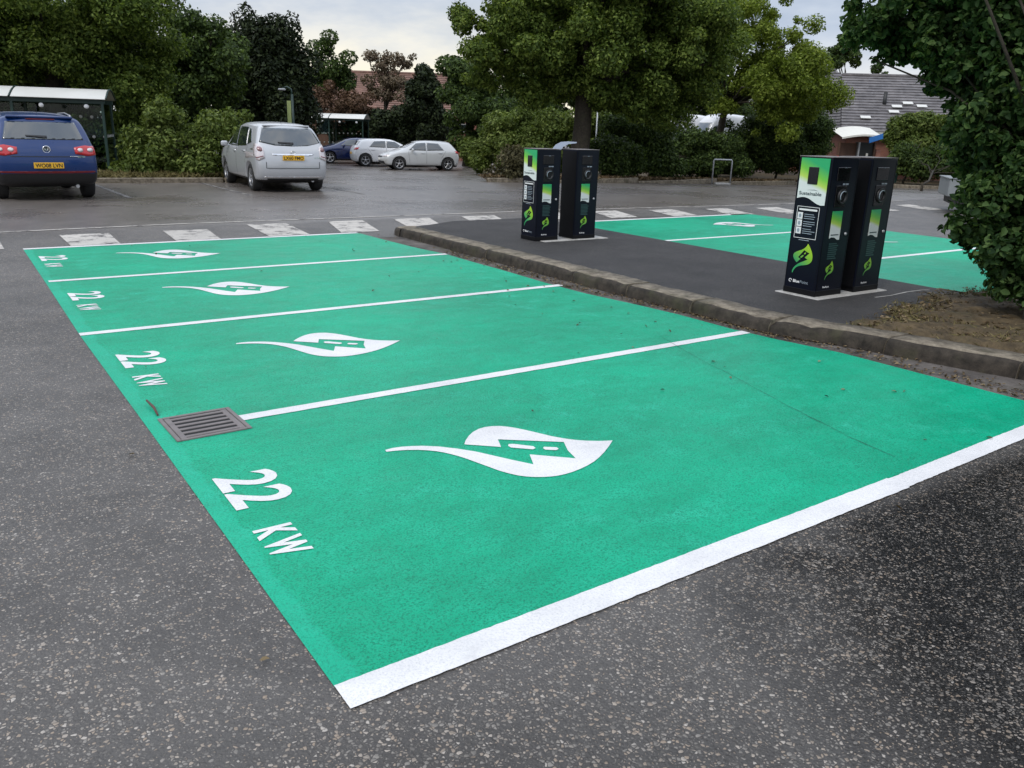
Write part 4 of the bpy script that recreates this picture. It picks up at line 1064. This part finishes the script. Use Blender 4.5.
# ------------------------------------------------------------------ buildings
def course_roof(mb, A, B, C, D, n, lift=.05, mi=0):
    A, B, C, D = map(Vector, (A, B, C, D)); nr = (B - A).cross(D - A).normalized()
    if nr.z < 0: nr = -nr
    pl = pr = None
    for i in range(n):
        a, b = A.lerp(D, i / n), B.lerp(C, i / n); c_, d_ = B.lerp(C, (i + 1) / n), A.lerp(D, (i + 1) / n)
        q = [mb.bm.verts.new(v_) for v_ in (a + nr * lift, b + nr * lift, c_ + nr * .005, d_ + nr * .005)]; f = mb.bm.faces.new(q); f.material_index = mi
        r_ = [mb.bm.verts.new(v_) for v_ in (a, b, b + nr * lift, a + nr * lift)]; f = mb.bm.faces.new(r_); f.material_index = mi
def building(name, label, loc, rz, W, D, eave, ridge, wallmat, roofmat, hip, n=16, over=.4):
    root = thing(name, label, 'building', loc, rz)
    MB().box((0, D / 2, eave / 2), (W, D, eave)).done('wall', wallmat, root)
    x0, x1 = -W / 2 - over, W / 2 + over; y0, y1 = -over, D + over
    mb = MB(); a, b, c_, d_ = (x0, y0, eave), (x1, y0, eave), (x1 - hip, D / 2, ridge), (x0 + hip, D / 2, ridge)
    course_roof(mb, a, b, c_, d_, n); e, f = (x1, y1, eave), (x0, y1, eave)
    course_roof(mb, e, f, d_, c_, n)
    course_roof(mb, b, e, c_, c_, n); course_roof(mb, f, a, d_, d_, n)
    mb.poly([(x0, y0, eave - .06), (x1, y0, eave - .06), (x1, y1, eave - .06), (x0, y1, eave - .06)])
    rf = mb.done('roof', roofmat, root, fix=False)
    MB().box((0, y0 - .04, eave - .07), (x1 - x0, .1, .14)).done('gutter', 'pale_sheet', root)
    MB().tube([(x0 + hip, D / 2, ridge + .03), (x1 - hip, D / 2, ridge + .03)], .12, 8).done('ridge_tiles', roofmat, rf)
    return root, rf
fz = -.55
a_r = math.atan2(-.56, .83)
p = onground(992, 54); b1, rf = building('tiled_building', 'low brick building under a big grey tiled roof, seen past the right hand chargers', p, a_r - .12, 15.5, 12, 2.6, 5.9, 'red_brick', 'grey_tile', 1.2, 20)
MB().tube([(-5.2, 2.6, 3.8), (-5.2, 2.6, 4.85)], .11, 10).done('vent_pipe', 'black_plastic', rf)
for k, (x_, y_) in enumerate(((-6.6, .9), (-4.6, 2.2), (-3.9, 2.6), (-3.2, 2.3), (-4.9, 1.6))):
    MB().box((x_, y_, 2.66 + (y_ + .4) * .516 + .07), (.55, .3, .03), rot=Matrix.Rotation(R(27), 4, 'X')).done('lead_flashing', 'pale_sheet', rf)
p = onground(832, 63); b2, rf2 = building('tiled_building', 'rear wing with brown grey tiled roof rising left behind the grey roofed building', p, a_r + .05, 11, 10, 3.6, 6.9, 'red_brick', 'grey_tile', 4.2, 16)
MB().box((-1.6, 1.2, 4.4), (.25, .3, .9)).done('white_upstand', 'pale_sheet', rf2)
p = onground(388, 70); b3, rf3 = building('brick_house', 'long red brick house with red tiled roof behind the bare trees', p, a_r + .03, 17, 9, 3.3, 6.3, 'red_brick', 'red_tile', .2, 18)
for x_ in (-5, -1, 3, 6):
    wn = MB().box((x_, -.02, 1.9), (1.3, .08, 1.1)).done('window', 'pale_sheet', b3); MB().box((x_, -.05, 1.9), (1.15, .06, .95)).done('pane', 'dark_glass', wn)
for x_ in (-4.5, 0, 4):
    wn = MB().box((x_, -.02, 1.5), (1.5, .08, 1.0)).done('window', 'pale_sheet', b1); MB().box((x_, -.05, 1.5), (1.35, .06, .85)).done('pane', 'dark_glass', wn)
p = onground(462, 58); root = thing('brick_pier', 'short red brick pier at the end of the light green hedge', 'brick pier', p)
MB().box((0, 0, .9), (.55, .55, 1.8), .01).done('pier', 'red_brick', root); MB().box((0, 0, 1.84), (.65, .65, .09), .02).done('capstone', 'concrete', root)
p = onground(427, 66)
# kiosk with canopy
p = onground(858, 47.5); root = thing('garden_kiosk', 'brick and timber kiosk with pale canopy and blue boards behind the right chargers', 'kiosk', p, a_r); root.scale = (.68, 1, 1.08)
for x_ in (-1.35, .15, 1.35): MB().box((x_, 0, .95), (.11, .11, 1.9)).done('post', 'galvanised' if x_ == .15 else 'wood_brown', root)
mb = MB()
cv = [(-1.5 + 3.0 * i / 8, 2.22 + .16 * math.sin(math.pi * i / 8 * .8)) for i in range(9)]
for (a, b), (c_, d_) in zip(cv, cv[1:]):
    mb.bm.faces.new([mb.bm.verts.new(q) for q in ((a, -.5, b - .12), (c_, -.5, d_ - .12), (c_, 1.2, d_ + .25), (a, 1.2, b + .25))])
    mb.bm.faces.new([mb.bm.verts.new(q) for q in ((a, -.5, b - .20), (c_, -.5, d_ - .20), (c_, -.5, d_ - .12), (a, -.5, b - .12))])
mb.done('canopy', 'pale_canvas', root)
MB().box((1.0, -.55, 2.1), (1.0, .05, .24), rot=Matrix.Rotation(R(-12), 4, 'Y')).done('fascia', 'blue_board', root)
MB().box((-.6, -.05, .8), (1.35, .06, .34)).done('counter_board', 'blue_board', root)
MB().box((-.6, .25, 1.2), (1.4, .06, 1.3)).done('back_panel', 'wood_brown', root)
MB().box((.75, .3, .95), (1.15, .5, 1.9)).done('door', 'black_plastic', root)
MB().box((.85, .03, 1.2), (.16, .02, .4)).done('notice', 'pale_sheet', root)
MB().box((-1.42, -.1, 1.0), (.16, .16, .5), .03).done('bucket', 'red_plastic', root)
MB().box((1.62, .1, .8), (.35, .4, 1.6)).done('brick_pillar', 'red_brick', root)
p = onground(893, 47); root = thing('wheelie_bin', 'dark green wheeled bin standing right of the kiosk', 'bin', p, a_r)
mb = MB(); mb.poly([(-.36, -.3, .1), (.36, -.3, .1), (.44, -.38, 1.2), (-.44, -.38, 1.2)]); mb.poly([(-.36, .3, .1), (.36, .3, .1), (.44, .38, 1.2), (-.44, .38, 1.2)]); mb.poly([(-.36, -.3, .1), (-.36, .3, .1), (-.44, .38, 1.2), (-.44, -.38, 1.2)]); mb.poly([(.36, -.3, .1), (.36, .3, .1), (.44, .38, 1.2), (.44, -.38, 1.2)]); mb.done('body', 'bin_green', root)
MB().box((0, 0, 1.24), (.96, .84, .08), .02).done('lid', 'bin_green', root)
for sx in (-1, 1): MB().tube([(sx * .3, .36, .1), (sx * .3, .44, .1)], .1, 12).done('wheel', 'tyre_rubber', root)

# ------------------------------------------------------------------ street furniture
p = onground(294, 39); root = thing('lamp_post', 'dark lamp post with pale green banner, standing behind the silver people carrier', 'lamp post', p, a_r)
MB().tube([(0, 0, 0), (0, 0, 3.2)], [.07, .05], 10).done('post', 'dark_green_metal', root)
MB().tube([(0, 0, 3.1), (-.02, 0, 3.4), (-.2, 0, 3.5), (-.4, 0, 3.42)], .035, 8).done('arm', 'dark_green_metal', root)
MB().box((-.42, 0, 3.38), (.3, .16, .08), .02).done('lantern', 'galvanised', root)
MB().box((-.14, -.03, 2.35), (.17, .02, 1.15)).done('banner', 'banner_green', root)
p = onground(725, 36.4); root = thing('hoop_barrier', 'plain galvanised hoop barrier at the foot of the dark hedge', 'barrier', p, a_r)
MB().tube([(-.37, 0, -.05), (-.37, 0, .95), (-.34, 0, 1.0), (.36, 0, 1.0), (.39, 0, .95), (.39, 0, -.05)], .03, 8).done('hoop', 'galvanised', root)
MB().box((.0, -.25, .03), (.62, .3, .1), .02).done('footing', 'concrete', root)
p = onground(556, 19.5); root = thing('car_standin_post', 'slim pale blue post with curved hood, stand-in for a glimpsed silver car behind the far chargers', 'post', p, a_r)  # post and hood shape added in place of a barely seen silver car
MB().tube([(0, 0, 0), (0, 0, .55), (.0, 0, 1.05)], [.035, .035, .05], 8).done('post', 'galvanised', root)
mb = MB(); prof = [(-.10, 1.19), (.0, 1.32), (.12, 1.385), (.28, 1.40), (.47, 1.395)]; thk = [.07, .085, .075, .055, .03]
up_ = [(x_, z_) for x_, z_ in prof]; lo_ = [(.03, .98), (.085, 1.15), (.16, 1.28), (.28, 1.345), (.46, 1.37)]
for (a, b), (c_, d_) in zip(list(zip(up_, lo_)), list(zip(up_, lo_))[1:]):
    for yy in (-.09, .09): mb.bm.faces.new([mb.bm.verts.new((q[0], yy, q[1])) for q in (a, c_, d_, b)])
    mb.bm.faces.new([mb.bm.verts.new(q) for q in ((a[0], -.09, a[1]), (c_[0], -.09, c_[1]), (c_[0], .09, c_[1]), (a[0], .09, a[1]))])
    mb.bm.faces.new([mb.bm.verts.new(q) for q in ((b[0], -.09, b[1]), (d_[0], -.09, d_[1]), (d_[0], .09, d_[1]), (b[0], .09, b[1]))])
mb.done('hood', 'post_blue', root)
p = onground(596, 37); tag(MB().tube([(p.x, p.y, p.z - .1), (p.x, p.y, 2.6)], .03, 8).done('pole', 'galvanised'), 'thin grey pole among the leaves right of the big tree trunk', 'pole')

# verges and kerbs at the back
def verge(pts, mat='soil', zt=.1):
    o = MB().poly([(x, y, gz(x, y) + zt) for x, y in pts], thick=(0, 0, -.5)).done('verge', mat); return struct(o)
verge([(2.3, 21.75), (5.75, 21.55), (8.3, 21.3), (8.5, 30), (-8, 33), (-8, 24.2), (2.2, 22.3)])
mb = MB(); 
for a, b in (((2.25, 21.7), (5.7, 21.47)), ((5.72, 21.46), (8.35, 21.22)), ((2.2, 21.72), (2.1, 22.3)), ((2.08, 22.32), (-8, 24.1))):
    a, b = Vector((*a, 0)), Vector((*b, 0)); d = (b - a); L = d.length
    mb.box((a + b) / 2 + Vector((0, 0, .03)), (L - .02, .14, .2), .02, rot=Matrix.Rotation(math.atan2(d.y, d.x), 4, 'Z'))
struct(mb.done('verge_kerb', 'kerb_stone'))
V = []
n = 5000; P = np.stack([RNG.uniform(2.3, 8.2, n), RNG.uniform(21.8, 23.5, n), RNG.uniform(.08, .22, n)], 1); Vv, Fc = leaf_geo(P, RNG.normal(size=P.shape) * np.array([1, 1, .3]), .16, False, .18); struct(np_mesh('dry_grass', Vv, Fc, 'straw'), 'stuff')
q = [onground(*a) for a in ((488, 27.5), (560, 29), (640, 32.5), (720, 37), (800, 41), (860, 43), (960, 45), (960, 54), (800, 56), (560, 48), (484, 36))]
verge([(a.x, a.y) for a in q], 'soil', .11)
mb = MB()
for a, b in zip(q[:7], q[1:7]):
    d = b - a; mb.box((a + b) / 2 + Vector((0, 0, .05)), (d.length - .03, .15, .2), .02, rot=Matrix.Rotation(math.atan2(d.y, d.x), 4, 'Z'))
struct(mb.done('verge_kerb', 'kerb_stone'))
n = 7000; A = []
for i in range(n):
    k = random.randrange(5); a = q[k].lerp(q[k + 1], random.random()); A.append((a.x + .57 * random.uniform(.1, 1.2), a.y + .82 * random.uniform(.1, 1.2), a.z + .13 + random.uniform(0, .06)))
Vv, Fc = leaf_geo(np.array(A), RNG.normal(size=(n, 3)), .15, False, .35); struct(np_mesh('leaf_litter', Vv, Fc, 'leaf_litter'), 'stuff')

# ------------------------------------------------------------------ trees, hedges and shrubs
def T(name, label, cat, px, dist, blobs, mat, dens=105, size=.17, tr=.2, **k):
    cl = []
    for b in blobs: cl += px_blob(*b)
    return tree(name, label, cat, tuple(onground(px, dist)), cl, mat, dens, size, tr, **k)
GT = 'trees round the car park'; GH = 'hedges and shrubs round the car park'
T('broadleaf_tree', 'large dark leafy tree filling the upper left corner over the glass shelter', 'tree', 60, 33, [(0, -5, 138, 62, 32.5, 100, .62, 2.4), (112, 38, 42, 50, 32, 44, .5, 1.8), (55, 55, 85, 28, 32.5, 34, .5, 1.8), (140, 105, 28, 42, 31.5, 24, .45, 1.2)], 'leaf_mid', 220, .115, .32, group=GT, fuzz=.4)
T('dark_hedge', 'dark undergrowth behind the glass shelter, left of the yellow green bush', 'hedge', 90, 31.5, [(60, 150, 90, 22, 31.5, 50, .5, .8), (130, 158, 40, 16, 30.5, 26, .4, .7)], 'leaf_dark', 130, .13, .06, group=GH)
T('broadleaf_tree', 'dark tall tree closing the background left behind the shelter', 'tree', 20, 39, [(20, 100, 130, 50, 38, 60, .9, 2)], 'leaf_dark', 95, .2, .3, group=GT)
T('broadleaf_tree', 'mid green tree with feathery top, just right of the big corner tree', 'tree', 200, 38, [(208, 58, 36, 38, 38, 56, .5, 2), (192, 105, 40, 42, 38.5, 30, .7, 2), (178, 34, 10, 16, 38, 6, .35, .8)], 'leaf_dark', 150, .15, .25, group=GT, fuzz=.4)
T('dark_conifer', 'blackish green conifer mass behind the silver people carrier', 'tree', 275, 44, [(270, 66, 34, 40, 44, 60, .55, 1.7), (262, 105, 48, 34, 44, 40, .7, 2), (300, 85, 12, 38, 44.5, 14, .5, 1)], 'leaf_conifer', 130, .18, .25, group=GT, flat=1.7)
T('thin_tree', 'thin gappy tree against the sky, right of the dark conifers', 'tree', 332, 62, [(326, 58, 15, 22, 62, 18, .5, 1), (345, 74, 11, 20, 62, 10, .45, 1), (318, 85, 12, 14, 62, 6, .5, 1)], 'leaf_dark', 75, .2, .16, group=GT, limbs=18, split=.6)
T('bare_tree', 'sparse half bare tree with pinkish twigs in front of the brick house', 'tree', 384, 62, [(384, 60, 18, 8, 62, 18, .36, 1), (408, 62, 9, 6, 62, 8, .26, .6), (388, 92, 26, 22, 62, 26, .42, 1)], 'leaf_pink', 85, .16, .12, group=GT, limbs=16, split=.55)
T('copper_shrub', 'reddish brown shrub below the thin gappy tree', 'shrub', 332, 60, [(328, 100, 32, 18, 60, 26, .5, 1), (360, 105, 18, 14, 60, 10, .5, 1)], 'leaf_brown', 75, .18, .06, group=GH)
T('rounded_conifer', 'dark rounded evergreen before the red roof', 'tree', 421, 58, [(424, 90, 15, 22, 58, 26, .5, 1.2), (424, 122, 26, 18, 58, 18, .6, 1.4)], 'leaf_conifer', 130, .2, .18, group=GT)
T('dark_hedge', 'long dark hedge behind the far parked cars', 'hedge', 385, 61, [(400, 128, 58, 13, 60, 46, .7, 1.3)], 'leaf_conifer', 100, .22, .06, group=GH)
T('dark_evergreen', 'dark evergreen between the rounded one and the big central tree', 'tree', 466, 50, [(466, 88, 22, 32, 50, 32, .6, 1.6), (484, 112, 32, 28, 49, 26, .6, 1.6)], 'leaf_dark', 120, .19, .2, group=GT)
T('broadleaf_tree', 'biggest tree, broad crown over a thick trunk behind the far chargers', 'tree', 578, 31, [(615, 18, 108, 66, 31, 185, .5, 3.0), (520, 42, 48, 42, 30, 70, .42, 1.8), (466, 16, 18, 12, 30, 9, .3, .8), (686, 50, 44, 62, 31, 58, .46, 2.2), (600, 88, 88, 17, 31.5, 64, .4, 2.2), (640, 100, 40, 16, 31, 26, .38, 1.4), (560, -40, 90, 40, 31, 50, .6, 2.5), (478, 78, 14, 10, 30, 6, .3, .6)], 'leaf_mid', 230, .115, .38, group=GT, limbs=26, split=.42, fuzz=.4)
T('yellow_green_tree', 'lighter yellow green tree with thin trunk, right of the biggest tree', 'tree', 711, 41.5, [(768, 22, 42, 40, 40, 36, .34, 2), (795, 45, 26, 30, 40, 20, .34, 1), (786, 90, 48, 38, 40, 95, .48, 2), (722, 62, 28, 42, 41, 28, .46, 1.6), (725, 10, 26, 22, 40, 12, .42, 1.2)], 'leaf_yellow', 180, .115, .2, group=GT, limbs=20, fuzz=.5)
T('dark_tree', 'dark tree closing the gap under the biggest crown, left of its trunk', 'tree', 545, 54, [(545, 92, 42, 30, 54, 46, .6, 1.6), (520, 112, 30, 20, 54, 16, .6, 1.4)], 'leaf_dark', 110, .19, .2, group=GT)
T('dark_tree', 'dark tree closing the gap under the biggest crown, right of its trunk', 'tree', 630, 55, [(632, 95, 44, 26, 55, 46, .6, 1.6), (610, 118, 30, 16, 55, 18, .6, 1.4)], 'leaf_mid', 110, .19, .2, group=GT)
T('dark_tree', 'dark tree behind the vans and the yellow green tree', 'tree', 705, 55, [(700, 92, 44, 26, 55, 46, .6, 1.6), (720, 118, 40, 18, 55, 22, .6, 1.4)], 'leaf_dark', 110, .19, .2, group=GT)
T('dark_tree', 'dark tree left of the grey roofed building, behind the yellow green tree', 'tree', 785, 50, [(785, 100, 32, 26, 50, 36, .55, 1.6), (790, 130, 36, 18, 50, 24, .55, 1.4)], 'leaf_mid', 110, .19, .2, group=GT)
T('pale_hedge', 'trimmed light green hedge left of the thick trunk', 'hedge', 545, 41, [(525, 126, 46, 15, 41, 46, .48, 1.3), (598, 132, 42, 17, 40, 38, .45, 1.2), (500, 136, 30, 14, 41, 22, .45, 1), (540, 155, 70, 18, 40.5, 60, .45, .9)], 'leaf_hedge', 160, .15, .06, group=GH)
T('low_shrub', 'low grey green shrub right beside the pale silver hatchback', 'shrub', 478, 48, [(474, 149, 20, 9, 48, 18, .42, 1)], 'leaf_hedge', 120, .18, .05, group=GH)
T('brown_shrub', 'small brownish shrub on the verge corner left of the far chargers', 'shrub', 508, 28.3, [(510, 162, 15, 16, 28.3, 18, .26, .6), (495, 173, 9, 5, 28.3, 6, .16, .3)], 'leaf_drab', 150, .10, .04, group=GH)
T('dark_hedge', 'tall dark hedge under the biggest tree, behind the hoop barrier', 'hedge', 680, 39, [(640, 146, 34, 25, 35, 50, .42, .9), (705, 151, 42, 19, 39.5, 60, .42, .9), (612, 158, 26, 16, 33, 30, .36, .8), (650, 166, 34, 8, 35, 28, .34, .6), (720, 163, 40, 8, 39, 34, .36, .6), (640, 130, 22, 12, 36.5, 14, .42, 1)], 'leaf_dark', 210, .115, .06, group=GH, fuzz=.35)
T('dark_hedge', 'dark green hedge between the hoop barrier and the kiosk', 'hedge', 780, 43, [(765, 142, 40, 26, 42.5, 64, .5, 1), (808, 138, 18, 30, 44, 40, .5, 1), (765, 161, 42, 8, 42.5, 34, .38, .6), (812, 160, 20, 8, 44, 16, .38, .6)], 'leaf_dark', 210, .115, .06, group=GH, fuzz=.35)
T('clipped_hedge', 'clipped light topped hedge right of the green bin', 'hedge', 910, 46, [(914, 134, 22, 17, 50, 40, .5, 1.3), (948, 138, 28, 18, 50, 34, .5, 1.3), (920, 156, 22, 12, 50, 26, .48, 1), (955, 158, 28, 12, 50, 26, .48, 1)], 'leaf_hedge', 140, .16, .06, group=GH)
T('wild_shrub', 'loose dark shrub on the verge above the grey trailer', 'shrub', 930, 38, [(935, 161, 32, 11, 46, 34, .42, .8), (980, 160, 30, 14, 46, 26, .42, .8)], 'leaf_dark', 120, .14, .05, group=GH)
T('broadleaf_tree', 'small distant tree peeping over the grey tiled roof', 'tree', 843, 90, [(840, 56, 18, 10, 90, 14, .5, 1.6), (846, 44, 8, 8, 90, 7, .4, 1), (885, 70, 8, 6, 90, 3, .6, 1)], 'leaf_dark', 70, .28, .2, group=GT)
T('flowering_bush', 'rounded yellow green bush between the blue SUV and the silver people carrier', 'bush', 185, 25.4, [(186, 146, 56, 28, 25.8, 74, .34, 1.1), (163, 114, 18, 14, 25.8, 18, .2, .6), (226, 122, 22, 14, 26.2, 16, .2, .6), (184, 168, 56, 10, 25.4, 26, .26, .8)], 'leaf_hedge', 190, .105, .06, group=GH, fuzz=.5)
T('broadleaf_tree', 'dark trees rising behind the grey roof at the right edge', 'tree', 1040, 36, [(1050, 90, 60, 90, 36, 70, .8, 2)], 'leaf_dark', 90, .2, .25, group=GT)
# overhanging tree in the soil bed, close by
cl = []
for b in [(1058, 188, 62, 84, 9.0, 210, .15, .75), (1026, 130, 54, 42, 9.4, 90, .15, .8), (1012, 35, 72, 38, 9.2, 110, .13, .9), (930, 14, 66, 30, 9.4, 66, .10, .8), (985, 85, 40, 24, 9.3, 40, .12, .7), (868, 26, 24, 22, 9.6, 18, .075, .4), (915, 52, 40, 14, 9.5, 20, .075, .5), (1014, 105, 44, 48, 9.0, 80, .13, .6), (880, 14, 22, 16, 9.6, 14, .08, .4), (1068, 262, 48, 44, 8.6, 62, .12, .5), (990, 262, 18, 7, 8.7, 10, .055, .15),
          (980, 238, 12, 16, 8.9, 14, .07, .4), (972, 66, 36, 10, 9.4, 18, .085, .5), (1006, 285, 10, 10, 8.6, 8, .06, .2), (1130, 60, 90, 130, 9.6, 120, .22, 1.0), (1000, -50, 120, 45, 9.3, 110, .18, 1.0)]:
    cl += px_blob(*b)
b = gp(1030, 322, .15)
tree('overhanging_tree', 'close glossy leaved tree in the soil bed, hanging over the right edge', 'tree', (b.x, b.y, .12), cl, 'leaf_near', 470, .066, .06, GT, True, 30, .4, .9, .62, fuzz=.5)
